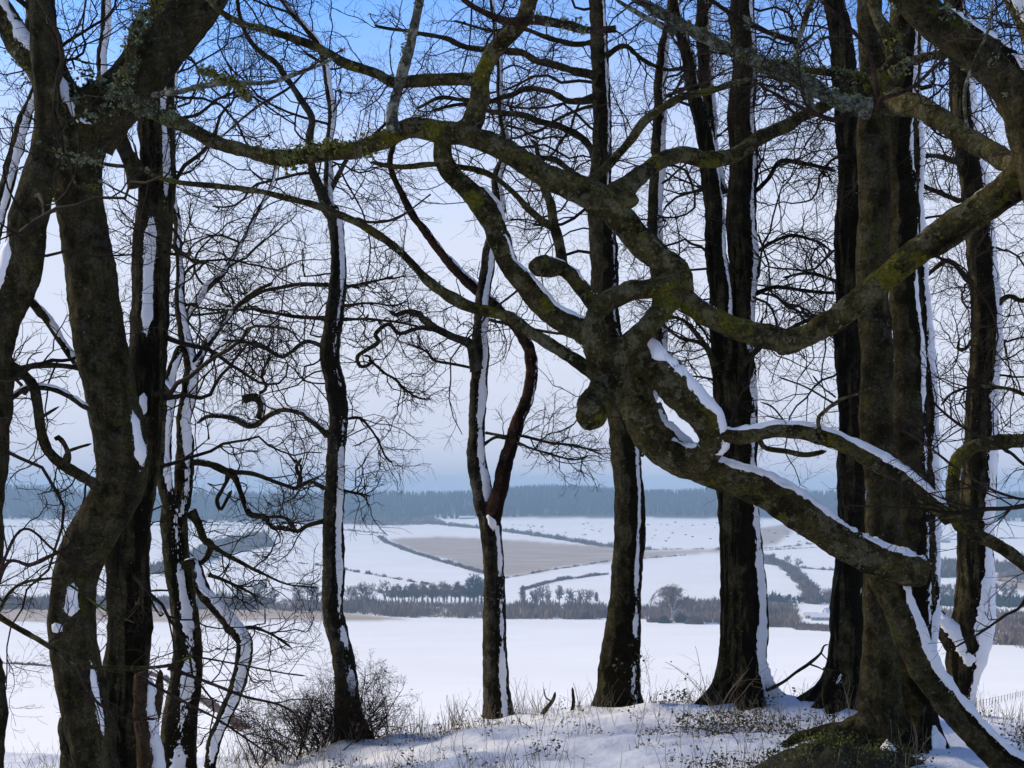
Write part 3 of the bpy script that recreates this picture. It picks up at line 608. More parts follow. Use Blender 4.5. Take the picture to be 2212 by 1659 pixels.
_, sr = limb(T, 'stem', [(1062, 1150, 30), (1066, 1105, 36), (1082, 1050, 32), (1096, 985, 30), (1118, 915, 29), (1142, 850, 28), (1149, 795, 28), (1138, 745, 26), (1108, 700, 24), (1060, 650, 23), (1010, 608, 22), (965, 560, 20), (925, 510, 18), (885, 455, 16), (858, 400, 14), (845, 350, 12), (850, 300, 10)], 12.8, 'red', snow=(.007, 20, .30, 50), wig=.15, label='bare reddish stem without bark')
_, l1 = limb(T, 'branch', [(1030, 800, 22), (1022, 770, 20), (1012, 740, 19), (976, 728, 17), (940, 708, 16), (915, 690, 14), (902, 677, 13), (876, 674, 11), (856, 681, 10), (842, 671, 8)], 12.6, 'grey', wig=.15)
_, l2 = limb(T, 'branch', [(935, 706, 10), (896, 711, 9), (862, 721, 9), (839, 701, 9), (812, 721, 9), (818, 738, 9), (792, 755, 8), (771, 771, 8), (778, 792, 7), (798, 788, 6), (798, 771, 6), (785, 768, 4)], 12.6, 'trunk', label='thin branch that coils at its end')
_, l3 = limb(T, 'branch', [(798, 776, 6), (829, 805, 6), (852, 818, 5), (876, 842, 5), (902, 859, 4), (933, 862, 3)], 12.6, 'grey', wig=.2)
_, l4 = limb(T, 'branch', [(1022, 795, 6), (970, 785, 6), (936, 778, 5), (923, 761, 5), (896, 748, 4), (876, 741, 3)], 12.7, 'grey', wig=.2)
_, r1 = limb(T, 'branch', [(1050, 935, 6), (1097, 943, 6), (1131, 943, 6), (1188, 956, 6), (1239, 963, 5), (1300, 975, 3)], 12.9, 'grey', wig=.3)
_, r2 = limb(T, 'branch', [(1118, 958, 5), (1185, 980, 5), (1239, 993, 4), (1270, 985, 3)], 12.7, 'grey', wig=.2)
_, r3 = limb(T, 'branch', [(1045, 960, 7), (1070, 945, 6), (1095, 948, 5)], 12.8, 'trunk')
_, r4 = limb(T, 'branch', [(1052, 690, 7), (1100, 700, 6), (1170, 715, 6), (1240, 725, 5)], 13, 'grey', wig=.3)
cr = Crown()
for pth, k in ((l1, 12), (l2, 8), (l3, 14), (l4, 13), (r1, 20), (r2, 14), (r4, 14), (sa, 8)): cr.along(pth, (k, 6, 2), scale=.8)
from_trunk(cr, sa, 12, 2.4, 5.0, (.9, 2.0), (.007, .014), el=(-.2, .4))
cr.done(T)

# --- trunk right of centre behind the knot
T = tree('beech_tree', 1335, 12.2, 'straight beech trunk behind the contorted knot, snow speckling its right side', 'tree')
_, tp = limb(T, 'trunk', [(1330, 1640, 130), (1334, 1535, 92), (1340, 1430, 84), (1348, 1300, 74), (1356, 1180, 72), (1360, 1050, 72), (1352, 930, 74), (1330, 800, 66), (1312, 680, 62), (1304, 560, 62), (1300, 460, 60), (1296, 350, 46), (1298, 250, 44), (1300, 150, 42), (1292, 40, 40), (1284, -120, 34), (1290, -500, 26)], 12.2, 'trunk', snow=(.008, 13, .52, 42), flare=.25, step=.45)
_, s2 = limb(T, 'stem', [(1368, 980, 44), (1392, 900, 38), (1420, 800, 34), (1424, 700, 32), (1422, 600, 32), (1416, 500, 32), (1414, 420, 30), (1424, 330, 30), (1426, 240, 27), (1424, 180, 24), (1436, 90, 20), (1450, 0, 16), (1455, -200, 12)], 12.4, 'trunk', snow=(.011, 30, .95, 44))
_, b1 = limb(T, 'branch', [(1290, 165, 16), (1250, 155, 16), (1222, 148, 16), (1171, 134, 15), (1121, 114, 15), (1054, 108, 13), (1000, 100, 12), (960, 82, 10), (890, 70, 8), (810, 55, 6)], 12.2, 'trunk', wig=.3)
_, b2 = limb(T, 'branch', [(1290, 215, 14), (1232, 218, 13), (1188, 198, 12), (1138, 192, 12), (1097, 208, 11), (1057, 218, 10), (1000, 215, 9), (950, 212, 8), (900, 235, 6)], 12.2, 'trunk', wig=.3)
_, b3 = limb(T, 'branch', [(1284, 335, 15), (1262, 302, 15), (1222, 279, 15), (1171, 265, 14), (1131, 249, 13), (1091, 245, 12), (1057, 239, 11), (1000, 225, 8), (930, 240, 5)], 12.2, 'trunk', wig=.3)
_, b4 = limb(T, 'branch', [(1280, 400, 14), (1240, 375, 13), (1200, 345, 12), (1165, 338, 11), (1158, 312, 9), (1145, 302, 7)], 12.1, 'trunk', wig=.1)
_, b5 = limb(T, 'branch', [(1290, 90, 12), (1240, 95, 11), (1180, 80, 10), (1120, 60, 8), (1060, 65, 6), (980, 45, 5)], 12.4, 'trunk', wig=.3)
_, b6 = limb(T, 'branch', [(1308, 120, 12), (1350, 100, 11), (1390, 130, 9), (1440, 150, 8), (1500, 140, 6)], 12.0, 'trunk', wig=.3)
cr = Crown()
for pth, k in ((b1, 15), (b2, 13), (b3, 13), (b4, 9), (b5, 12), (b6, 9), (s2, 9)): cr.along(pth, (k, 6, 2))
from_trunk(cr, tp, 17, 1.6, 5.2, (1.1, 2.6), (.008, .018), az=(1.9, 4.4), el=(-.2, .4))
from_trunk(cr, np.vstack([tp, s2]), 12, 1.2, 5.2, (.9, 2.0), (.007, .014), az=(-1.2, 1.2), el=(-.2, .4))
cr.done(T)

# --- twin-stemmed beech
T = tree('beech_tree', 1605, 12.0, 'twin-stemmed beech with snow-filled root flare, centre right', 'tree')
_, tp = limb(T, 'trunk', [(1608, 1610, 190), (1608, 1525, 130), (1608, 1450, 108), (1610, 1350, 108), (1602, 1260, 104), (1596, 1180, 98), (1588, 1060, 94), (1584, 940, 94), (1583, 840, 96), (1582, 760, 94), (1584, 720, 80)], 12.0, 'streaky', snow=(.009, 12, .66, 46), flare=.55, step=.4, lump=.07, flute=.035, patches=[(1340, 1440, 44, 14, .012)])
for pt in ([(1625, 1430, 44), (1652, 1478, 36), (1688, 1520, 26), (1722, 1548, 14)], [(1640, 1490, 34), (1672, 1535, 26), (1690, 1560, 14)], [(1578, 1450, 40), (1552, 1500, 30), (1520, 1532, 20), (1490, 1548, 10)], [(1600, 1480, 40), (1604, 1540, 34), (1612, 1570, 22)]):
    limb(T, 'root', pt, 11.92, 'trunk', lump=.14, snow=(.03, 52, .95, 30) if pt[0][0] > 1620 else (.02, 30, .4, 20))
_, sa = limb(T, 'stem', [(1590, 800, 60), (1602, 700, 60), (1606, 600, 60), (1604, 450, 60), (1604, 300, 60), (1605, 150, 58), (1606, 0, 54), (1604, -200, 46), (1600, -650, 34)], 12.0, 'streaky', snow=(.009, 15, .84, 45), flute=.03)
_, sb = limb(T, 'stem', [(1574, 800, 54), (1560, 690, 48), (1552, 600, 46), (1546, 500, 44), (1540, 420, 42), (1528, 330, 40), (1512, 250, 37), (1494, 180, 33), (1478, 100, 28), (1460, 20, 22), (1440, -120, 18)], 11.9, 'streaky', snow=(.009, 13, .6, 48))
_, sc = limb(T, 'stem', [(1555, 420, 34), (1535, 320, 35), (1526, 200, 34), (1522, 80, 33), (1520, -20, 30), (1510, -250, 24)], 12.5, 'streaky', snow=(.009, 20, .75, 46))
_, r1 = limb(T, 'branch', [(1632, 634, 9), (1675, 620, 9), (1737, 628, 8), (1805, 634, 6)], 12, 'streaky', wig=.2)
_, r2 = limb(T, 'branch', [(1600, 790, 14), (1632, 760, 12), (1660, 735, 10), (1690, 715, 7)], 11.8, 'trunk')
_, r3 = limb(T, 'branch', [(1630, 415, 9), (1657, 390, 9), (1684, 350, 10), (1737, 353, 9), (1805, 370, 7)], 12, 'streaky', wig=.2)
_, r4 = limb(T, 'branch', [(1632, 545, 8), (1700, 510, 7), (1760, 520, 6), (1800, 545, 4)], 12, 'streaky', wig=.3)
_, l1 = limb(T, 'branch', [(1545, 790, 15), (1525, 750, 12), (1500, 715, 10), (1470, 690, 8), (1440, 680, 6)], 11.8, 'trunk')
_, l2 = limb(T, 'branch', [(1545, 770, 10), (1510, 740, 8), (1470, 730, 6), (1430, 700, 4)], 11.9, 'trunk')
_, l3 = limb(T, 'branch', [(1542, 820, 5), (1505, 813, 4), (1470, 812, 3)], 11.9, 'trunk')
cr = Crown()
for pth, k in ((r1, 14), (r2, 6), (r3, 14), (r4, 14), (l1, 12), (l2, 10), (l3, 8), (sb, 10)): cr.along(pth, (k, 6, 2), scale=.95)
from_trunk(cr, np.vstack([sa]), 19, 1.2, 5.2, (.9, 2.0), (.007, .014), az=(-1.2, 1.2), el=(-.2, .45))
from_trunk(cr, np.vstack([sb, sc]), 14, 1.0, 5.2, (.9, 2.0), (.007, .014), az=(1.9, 4.4), el=(-.2, .45))
cr.done(T)

# --- trunk behind the big right pair, left one
T = tree('beech_tree', 1815, 11.6, 'beech trunk half hidden at the left of the big right trunk', 'tree')
_, tp = limb(T, 'trunk', [(1822, 1610, 150), (1822, 1530, 100), (1824, 1450, 80), (1832, 1330, 76), (1838, 1200, 72), (1842, 1050, 72), (1840, 900, 70), (1840, 700, 70), (1838, 500, 68), (1838, 300, 66), (1828, 180, 60), (1812, 60, 54), (1796, -60, 46), (1780, -400, 36)], 11.6, 'streaky', flare=.6, snow=(.008, 9, .25, 50), flute=.03)
for pt in ([(1805, 1450, 40), (1790, 1495, 32), (1768, 1525, 22), (1745, 1545, 12)], [(1830, 1490, 40), (1836, 1535, 30), (1838, 1560, 18)]):
    limb(T, 'root', pt, 11.5, 'trunk', lump=.14, snow=(.02, 30, .4, 20))
_, l1 = limb(T, 'branch', [(1812, 690, 6), (1770, 685, 8), (1737, 695, 8), (1700, 715, 9), (1690, 722, 8)], 11.4, 'trunk')
_, l2 = limb(T, 'branch', [(1812, 610, 8), (1750, 590, 7), (1690, 600, 5)], 11.6, 'streaky', wig=.3)
cr = Crown(); cr.along(l1, (10, 6, 2)); cr.along(l2, (10, 6, 2))
from_trunk(cr, tp, 14, .9, 5, (.9, 1.9), (.007, .013), az=(1.9, 4.4), el=(-.2, .4))
cr.done(T)

# --- the big right trunk, two stems fused
T = tree('beech_tree', 1925, 9.3, 'thick right-hand beech of two fused stems, lichen hub at its top', 'tree')
_, tp = limb(T, 'trunk', [(1905, 1790, 210), (1908, 1690, 130), (1906, 1580, 108), (1905, 1450, 92), (1904, 1300, 84), (1903, 1150, 80), (1900, 1000, 78), (1894, 850, 76), (1890, 700, 76), (1888, 550, 76), (1886, 400, 74), (1884, 280, 74), (1886, 180, 68), (1884, 80, 58), (1880, -80, 50), (1860, -500, 36)], 9.15, 'trunk', lump=.05, flare=.5, flute=.03, patches=[(1590, 1680, -8, 12, .03)])
_, tq = limb(T, 'stem', [(1962, 1790, 170), (1966, 1690, 110), (1972, 1560, 90), (1975, 1450, 84), (1974, 1300, 80), (1972, 1150, 80), (1970, 1000, 78), (1962, 850, 76), (1956, 700, 74), (1952, 550, 74), (1950, 400, 72), (1948, 250, 72), (1950, 100, 66), (1955, -80, 56), (1970, -500, 40)], 9.4, 'trunk', lump=.05, flare=.4, flute=.03, snow=(.008, 13, .50, 42), patches=[(1560, 1700, 40, 26, .03)])
_, s3 = limb(T, 'stem', [(1990, 1500, 50), (2002, 1300, 50), (2004, 1100, 46), (2006, 950, 44), (2000, 830, 42), (1990, 700, 40), (1982, 560, 38), (1975, 400, 34), (1975, 200, 30), (1985, 0, 26)], 10.1, 'trunk', snow=(.014, 36, 1.0, 55), label='thinner stem behind, snow plastered along its right side')
_, hb1 = limb(T, 'branch', [(1880, 235, 40), (1839, 228, 34), (1805, 218, 32), (1738, 181, 31), (1671, 148, 31), (1603, 118, 30), (1553, 97, 28), (1503, 72, 26), (1460, 45, 24), (1400, 15, 20), (1330, -30, 16)], 8.6, 'silver', label='pale silvery branch hung with leafy lichen')
_, hb2 = limb(T, 'branch', [(1930, 220, 44, 8.6), (1970, 228, 48, 8.4), (2020, 250, 46), (2070, 285, 46), (2120, 318, 46, 7.8), (2175, 350, 48, 7.3), (2235, 385, 50, 6.9), (2290, 420, 50, 6.7)], None, 'mossy')
_, hb3 = limb(T, 'branch', [(1925, 160, 18), (1966, 131, 18), (2030, 118, 18), (2090, 100, 16), (2150, 80, 12)], 8.6, 'mossy')
_, hb4 = limb(T, 'branch', [(1870, 170, 14), (1805, 160, 16), (1740, 150, 15), (1690, 140, 13), (1640, 130, 9)], 9, 'mossy')
_, hb5 = limb(T, 'branch', [(1760, 250, 14), (1748, 228, 16), (1730, 180, 14), (1722, 130, 13), (1724, 84, 13), (1740, 40, 13), (1752, 10, 12), (1770, -40, 10)], 8.5, 'silver')
_, hb6 = limb(T, 'branch', [(1722, 90, 11), (1671, 74, 11), (1603, 44, 11), (1536, 0, 9), (1490, -30, 7)], 8.4, 'pink')
_, hb7 = limb(T, 'branch', [(1905, 235, 12), (1895, 200, 11), (1882, 134, 9), (1855, 81, 8), (1805, 30, 7), (1771, 0, 6)], 7.9, 'pink')
_, hb8 = limb(T, 'branch', [(1900, 215, 9), (1966, 191, 8), (2020, 144, 6), (2057, 111, 4)], 7.8, 'pink')
_, hb9 = limb(T, 'branch', [(1832, 245, 12), (1805, 259, 11), (1731, 232, 8), (1671, 202, 6), (1617, 168, 5)], 8.2, 'pink')
_, hba = limb(T, 'branch', [(1895, 190, 44), (1910, 170, 42), (1930, 140, 38), (1925, 90, 30), (1900, 40, 26), (1880, -20, 22)], 8.9, 'mossy')
for pth, k in ((hb1, 60), (hb5, 20), (hb4, 18), (hb3, 14), (hb6, 10)): tufts(T, pth, k, (.018, .042), 'lichen', 18)
tufts(T, hb1, 16, (.03, .05), 'lichen', 20, 0, .25); tufts(T, hba, 22, (.03, .05), 'yellow_lichen', 20, 0, .6); tufts(T, hb2, 18, (.02, .04), 'lichen', 16, 0, .3); tufts(T, hb4, 20, (.02, .04), 'yellow_lichen', 16)
tufts(T, hb1, 30, (.02, .035), 'yellow_lichen', 14, .2, 1)
cr = Crown()
for pth, k in ((hb3, 8), (hb4, 12), (hb5, 10), (hb6, 12), (hb8, 8), (hb9, 10), (hb1, 12)): cr.along(pth, (k, 6, 2), scale=.8)
from_trunk(cr, np.vstack([tq, s3]), 10, 1.2, 4.2, (.9, 1.8), (.007, .013), az=(-1., 1.3), el=(-.2, .4))
cr.done(T)

# --- snowy trunk by the right edge
T = tree('beech_tree', 2092, 13.4, 'right-hand beech whose base carries a broad curve of snow', 'tree')
_, tp = limb(T, 'trunk', [(2070, 1640, 90), (2076, 1540, 60), (2078, 1480, 62), (2082, 1420, 84), (2098, 1340, 90), (2106, 1260, 78), (2104, 1180, 72), (2110, 1080, 70), (2118, 950, 68), (2124, 830, 66), (2130, 720, 66), (2132, 620, 64), (2120, 500, 64), (2106, 380, 62), (2088, 280, 58), (2074, 180, 54), (2064, 60, 48), (2060, -120, 40), (2070, -500, 30)], 13.4, 'streaky', snow=(.014, 24, .90, 40), step=.45, patches=[(1220, 1400, 26, 30, .018)])
_, lb = limb(T, 'stem', [(2092, 1440, 70), (2064, 1390, 56), (2040, 1352, 40), (2028, 1318, 24)], 13.35, 'streaky', snow=(.03, 60, 1.0, 20))
_, l1 = limb(T, 'branch', [(2080, 352, 12), (2030, 338, 11), (1990, 338, 8)], 13.3, 'trunk')
_, l2 = limb(T, 'branch', [(2090, 440, 12), (2040, 420, 11), (1990, 400, 9)], 13.3, 'trunk')
_, l3 = limb(T, 'branch', [(2098, 735, 8), (2088, 752, 8), (2072, 755, 9), (2068, 745, 6)], 13.3, 'trunk')
_, l4 = limb(T, 'branch', [(2100, 610, 8), (2060, 570, 10), (2040, 565, 11), (2000, 595, 8)], 13.2, 'trunk')
_, r1 = limb(T, 'branch', [(2150, 660, 14), (2180, 640, 12), (2212, 650, 10), (2260, 640, 8)], 13.3, 'trunk')
cr = Crown()
for pth in (l1, l2, l4, r1, l3): cr.along(pth, (11, 6, 2))
from_trunk(cr, tp, 14, .4, 5.2, (.8, 1.8), (.007, .013), az=(1.9, 4.4), el=(-.2, .4))
from_trunk(cr, tp, 17, .2, 5.2, (.9, 2.0), (.007, .013), az=(-1.2, 1.2), el=(-.3, .4))
cr.done(T)

# --- the near limb at the top right and its long branches
T = tree('beech_tree', 2420, 6.6, 'massive near beech limb with thick snow, top right corner', 'tree')
limb(T, 'trunk', [(2440, 2200, 230), (2430, 1900, 180), (2420, 1500, 170), (2400, 1100, 165), (2360, 800, 160), (2330, 560, 150), (2300, 450, 140)], 6.6, 'trunk', flare=.4)
_, big = limb(T, 'branch', [(2340, 540, 150), (2285, 410, 136), (2246, 305, 118), (2205, 212, 100), (2142, 132, 88), (2076, 78, 80), (2006, 28, 76), (1930, -40, 70), (1840, -160, 62), (1740, -360, 50)], 6.6, 'trunk', snow=(.03, 30, .72, 30), label='massive limb bearing thick snow')
_, b2 = limb(T, 'branch', [(2330, 190, 60), (2280, 130, 56), (2232, 70, 50), (2195, 10, 44), (2160, -60, 40)], 6.9, 'mossy', snow=(.05, 55, .9, 0))
_, b3 = limb(T, 'branch', [(2260, 340, 40), (2215, 365, 44), (2160, 420, 44)], 6.9, 'mossy')
_, arch = limb(T, 'branch', [(2250, 330, 60, 6.7), (2200, 372, 58, 6.8), (2140, 430, 54, 6.9), (2060, 485, 52, 7.0), (1960, 560, 52, 7.1), (1880, 625, 52, 7.2), (1800, 690, 54, 7.3), (1740, 725, 56, 7.4), (1692, 740, 58, 7.4), (1630, 725, 54, 7.45), (1570, 700, 52, 7.5), (1510, 672, 50, 7.5), (1472, 640, 50, 7.5)], None, 'mossy', snow=(.008, 16, .1), lump=.12, label='long arching branch sagging across the right trunks')
limb(T, 'branch', [(2230, 400, 22), (2160, 455, 20), (2090, 500, 19), (2030, 545, 16), (1990, 560, 12)], 7.0, 'mossy', wig=.1)
limb(T, 'branch', [(1690, 735, 40, 7.4), (1690, 752, 34, 7.38), (1694, 764, 18, 7.36)], None, 'mossy')
_, n1 = limb(T, 'branch', [(2088, 275, 8), (2084, 195, 8), (2107, 128, 7), (2134, 67, 6), (2144, 0, 5)], 6.2, 'silver')
_, n2 = limb(T, 'branch', [(2280, 948, 32), (2212, 956, 30), (2141, 958, 29), (2094, 966, 29), (2068, 995, 29), (2060, 1045, 28), (2056, 1100, 28), (2075, 1140, 26), (2130, 1165, 26), (2180, 1195, 26), (2240, 1235, 26)], 7.3, 'mossy')
_, n3 = limb(T, 'branch', [(2270, 1062, 6), (2212, 1078, 6), (2141, 1057, 6), (2074, 1017, 5), (2007, 966, 5), (1939, 923, 4), (1900, 905, 3)], 6.4, 'pink')
_, n4 = limb(T, 'branch', [(2270, 1035, 7), (2212, 1003, 7), (2175, 973, 6), (2107, 939, 6), (2057, 906, 6), (2020, 872, 5), (2000, 842, 3)], 6.6, 'twig')
_, n5 = limb(T, 'branch', [(2260, 870, 8), (2212, 852, 8), (2175, 839, 8), (2107, 835, 7), (2057, 849, 6), (2033, 876, 5)], 6.8, 'mossy')
_, n6 = limb(T, 'branch', [(2250, 1085, 10), (2180, 1098, 10), (2120, 1100, 9), (2060, 1108, 8), (2000, 1100, 5), (1940, 1096, 4), (1830, 1092, 3)], 6.6, 'twig')
_, n7 = limb(T, 'branch', [(2260, 1180, 6), (2212, 1300, 6), (2170, 1330, 6), (2120, 1365, 5), (2060, 1400, 4)], 7.0, 'twig')
tufts(T, n2, 20, (.015, .03), 'yellow_lichen', 14); tufts(T, big, 26, (.03, .05), 'lichen', 18, .2, .8); tufts(T, b2, 24, (.03, .05), 'lichen', 18); tufts(T, arch, 16, (.015, .028), 'yellow_lichen', 12)
tufts(T, b3, 10, (.02, .035), 'yellow_lichen', 12)
cr = Crown()
for pth, k in ((n1, 5), (n3, 9), (n4, 14), (n5, 12), (n6, 14), (n7, 9)): cr.along(pth, (k, 4, 2), scale=.55, thin=.6, kink=(.16, .16, .16))
for pth in (big, b2): cr.along(pth, (9, 6, 2), scale=.7)
cr.done(T)

# --- the contorted tree: rooted at the lower right, elbow, snowy limb, knot, far-reaching branches
T = tree('beech_tree', 2180, 7.8, 'contorted mossy beech whose snowy limb knots in front of the centre trunks', 'tree')
zc = float(zg((2300-CX)/F*7.8, 7.8)); yb = HY-zc/7.8*F
_, foot = limb(T, 'trunk', [(2330, yb+60, 90), (2260, 1700, 70), (2160, 1632, 64), (2085, 1562, 64), (2020, 1480, 66), (1975, 1395, 70), (1948, 1320, 74), (1925, 1265, 76), (1900, 1225, 74)], 7.8, 'trunk', snow=(.016, 26, .95, 45), step=.4)
_, main = limb(T, 'branch', [(2002, 1240, 34), (1985, 1236, 52), (1945, 1226, 66), (1890, 1206, 72), (1820, 1168, 76), (1740, 1116, 76), (1660, 1070, 70), (1590, 1040, 66), (1525, 1012, 70), (1455, 980, 80), (1405, 935, 88), (1385, 880, 84)], 7.7, 'mossy', snow=(.024, 27, .88), lump=.13, step=.35, label='heavy limb with a thick ridge of snow, bent back at its elbow')
tufts(T, main, 26, (.012, .025), 'moss', 14, 0, 1, name='moss')
col_o, col = limb(T, 'branch', [(1440, 968, 50), (1402, 935, 74), (1376, 860, 78), (1380, 800, 66), (1372, 760, 50)], 7.65, 'mossy', lump=.14, label='knotted heart of the tree')
coil_o, coil = limb(T, 'branch', [(1352, 770, 50, 7.55), (1395, 778, 70, 7.5), (1450, 830, 78, 7.45), (1500, 880, 76, 7.42), (1532, 922, 66, 7.45), (1530, 962, 60, 7.5), (1490, 985, 62, 7.55), (1435, 965, 66, 7.6)], None, 'mossy', snow=(.022, 26, .70), patches=[(742, 800, 20, 42, .03)], lump=.17, step=.35, label='thick coil heaped with snow')
bulb_o, bulb = limb(T, 'branch', [(1345, 800, 64, 7.55), (1310, 845, 66, 7.45), (1290, 874, 72, 7.32), (1281, 884, 76, 7.24), (1277, 888, 66, 7.16)], None, 'mossy', cut=True, lump=.2, label='rounded cut stub')
lp1_o, lp1 = limb(T, 'branch', [(1318, 840, 62, 7.5), (1292, 770, 60, 7.45), (1280, 710, 54, 7.4), (1298, 665, 50, 7.4), (1345, 632, 48, 7.4), (1400, 622, 46, 7.42), (1445, 612, 48, 7.45), (1468, 592, 46, 7.5)], None, 'mossy', lump=.17, step=.35)
lp2_o, lp2 = limb(T, 'branch', [(1320, 800, 62, 7.5), (1345, 755, 52, 7.45), (1395, 715, 48, 7.42), (1435, 665, 50, 7.45), (1462, 615, 54, 7.5), (1462, 585, 56, 7.5)], None, 'mossy', lump=.17, step=.35)
grow_together([col_o, coil_o, bulb_o, lp1_o, lp2_o], T, .011)
_, lng = limb(T, 'branch', [(1476, 632, 40, 7.5), (1466, 590, 56, 7.5), (1432, 560, 58, 7.5), (1395, 530, 56, 7.5), (1350, 480, 58, 7.5), (1300, 438, 60, 7.5), (1240, 410, 54, 7.5), (1160, 368, 50, 7.5), (1080, 322, 48, 7.5), (1010, 292, 48, 7.5), (940, 282, 46, 7.5), (880, 278, 44, 7.5), (820, 302, 40, 7.55), (740, 328, 34, 7.6), (650, 340, 32, 7.7), (570, 338, 31, 7.8), (490, 312, 29, 7.9), (430, 288, 28, 8.0), (370, 262, 30, 8.1), (310, 235, 30, 8.3), (250, 205, 34, 8.5)], None, 'mossy', lump=.17, step=.4, label='long branch sweeping left across the whole grove')
_, b4 = limb(T, 'branch', [(1300, 735, 54, 7.5), (1262, 715, 50, 7.5), (1205, 690, 50, 7.55), (1165, 652, 52, 7.6), (1135, 615, 46, 7.6), (1098, 568, 44, 7.6), (1070, 506, 46, 7.6), (1045, 455, 46, 7.58), (1015, 415, 44, 7.55), (985, 382, 46, 7.55), (962, 345, 44, 7.52), (958, 300, 36, 7.5)], None, 'mossy', snow=(.010, 14, .32), lump=.13, step=.4)
limb(T, 'branch', [(1058, 500, 20, 7.62), (1078, 478, 24, 7.66), (1074, 455, 22, 7.66), (1055, 425, 18, 7.62), (1035, 405, 12, 7.6)], None, 'trunk', snow=(.01, 50, .6))
_, b3 = limb(T, 'branch', [(1325, 842, 30, 7.55), (1278, 803, 30, 7.5), (1240, 776, 30, 7.5), (1180, 735, 27, 7.5), (1132, 708, 27, 7.5), (1090, 682, 26, 7.5), (1020, 666, 24, 7.5), (980, 648, 23, 7.5), (930, 610, 20, 7.5), (885, 565, 18, 7.5), (835, 520, 17, 7.5), (770, 480, 16, 7.5), (700, 450, 15, 7.6), (620, 428, 13, 7.6), (530, 408, 12, 7.5), (430, 400, 11, 7.4), (350, 385, 10, 7.3), (290, 362, 9, 7.2), (220, 352, 7, 7.1), (120, 330, 5, 7.0), (70, 300, 4, 7.0)], None, 'mossy', lump=.14, label='thin lichened branch reaching far to the left')
_, b5 = limb(T, 'branch', [(1290, 665, 30, 7.55), (1262, 625, 32, 7.6), (1238, 596, 30, 7.6), (1212, 576, 34, 7.55), (1188, 574, 42, 7.5), (1172, 576, 44, 7.42), (1162, 578, 40, 7.36)], None, 'mossy', cut=True, snow=(.016, 26, .4), label='blunt stub with a cap of snow')
_, b5u = limb(T, 'branch', [(1215, 575, 20, 7.6), (1208, 530, 22, 7.65), (1198, 487, 22, 7.7), (1188, 435, 20, 7.7), (1170, 400, 16, 7.65)], None, 'mossy')
_, b6 = limb(T, 'branch', [(1200, 495, 16, 7.7), (1170, 475, 14, 7.7), (1138, 450, 14, 7.7), (1104, 410, 13, 7.7), (1064, 380, 13, 7.7), (1010, 363, 12, 7.7), (943, 356, 12, 7.7), (869, 360, 11, 7.7), (800, 350, 8, 7.7)], None, 'mossy')
_, b7 = limb(T, 'branch', [(1000, 292, 44, 7.5), (1020, 265, 44, 7.5), (1036, 218, 40, 7.5), (1038, 168, 38, 7.5), (1068, 118, 36, 7.45), (1104, 74, 34, 7.4), (1137, 30, 34, 7.4), (1160, -40, 30, 7.3), (1200, -200, 24, 7.2), (1220, -420, 18, 7.2)], None, 'mossy', lump=.13)
_, b8 = limb(T, 'branch', [(1040, 172, 26, 7.5), (980, 171, 26, 7.5), (900, 176, 26, 7.5), (850, 178, 26, 7.5), (815, 160, 22, 7.5), (785, 148, 20, 7.5), (745, 136, 20, 7.5), (689, 104, 18, 7.5), (638, 84, 17, 7.5), (571, 64, 16, 7.5), (521, 50, 15, 7.5), (470, 20, 13, 7.5), (430, -40, 12, 7.6)], None, 'mossy', lump=.13)
_, b9 = limb(T, 'branch', [(850, 285, 26, 7.45), (848, 250, 24, 7.42), (858, 205, 22, 7.4), (870, 155, 22, 7.38), (884, 105, 22, 7.35), (895, 55, 21, 7.3), (905, 0, 20, 7.3), (915, -80, 17, 7.2), (905, -250, 12, 7.2)], None, 'silver')
_, b10 = limb(T, 'branch', [(1255, 412, 20, 7.6), (1306, 363, 20, 7.65), (1356, 309, 19, 7.7), (1390, 262, 19, 7.7), (1440, 228, 18, 7.7), (1478, 208, 17, 7.75), (1540, 195, 14, 7.8), (1620, 170, 11, 7.9)], None, 'mossy')
_, b11 = limb(T, 'branch', [(1320, 440, 46, 7.55), (1345, 410, 44, 7.6), (1390, 372, 38, 7.7), (1440, 340, 36, 7.9), (1478, 333, 36, 8.0), (1525, 345, 34, 8.1), (1575, 338, 32, 8.2), (1637, 302, 30, 8.3), (1704, 268, 28, 8.5), (1760, 238, 27, 8.7), (1810, 210, 28, 8.9), (1870, 190, 30, 9.1)], None, 'mossy', lump=.12)
limb(T, 'branch', [(1270, 432, 40, 7.5), (1330, 440, 44, 7.5), (1365, 430, 36, 7.5), (1372, 425, 28, 7.5)], None, 'mossy', cut=True)
_, b12 = limb(T, 'branch', [(1525, 925, 40, 7.5), (1560, 940, 34, 7.45), (1610, 940, 33, 7.4), (1665, 932, 32, 7.4), (1730, 930, 32, 7.4), (1790, 945, 32, 7.4), (1845, 975, 34, 7.4), (1900, 1003, 34, 7.4), (1960, 1040, 34, 7.35), (2015, 1085, 34, 7.3), (2060, 1125, 34, 7.3)], None, 'mossy', snow=(.022, 30, .60), lump=.12, label='mossy branch with a snow ridge running to the right trunks')
_, b13 = limb(T, 'branch', [(1640, 950, 10, 7.45), (1655, 968, 11, 7.45), (1700, 975, 11, 7.4), (1740, 982, 11, 7.4), (1785, 975, 9, 7.4)], None, 'mossy')
_, b14 = limb(T, 'branch', [(1772, 935, 8, 7.35), (1768, 905, 8, 7.3), (1785, 885, 8, 7.2), (1815, 863, 7, 7.1), (1855, 850, 6, 7.0)], None, 'mossy')
limb(T, 'branch', [(1798, 870, 5, 7.15), (1740, 836, 4, 7.1), (1680, 814, 3, 7.0)], None, 'twig')
limb(T, 'branch', [(1805, 858, 4, 7.2), (1775, 835, 4, 7.15), (1755, 810, 3, 7.1)], None, 'twig')
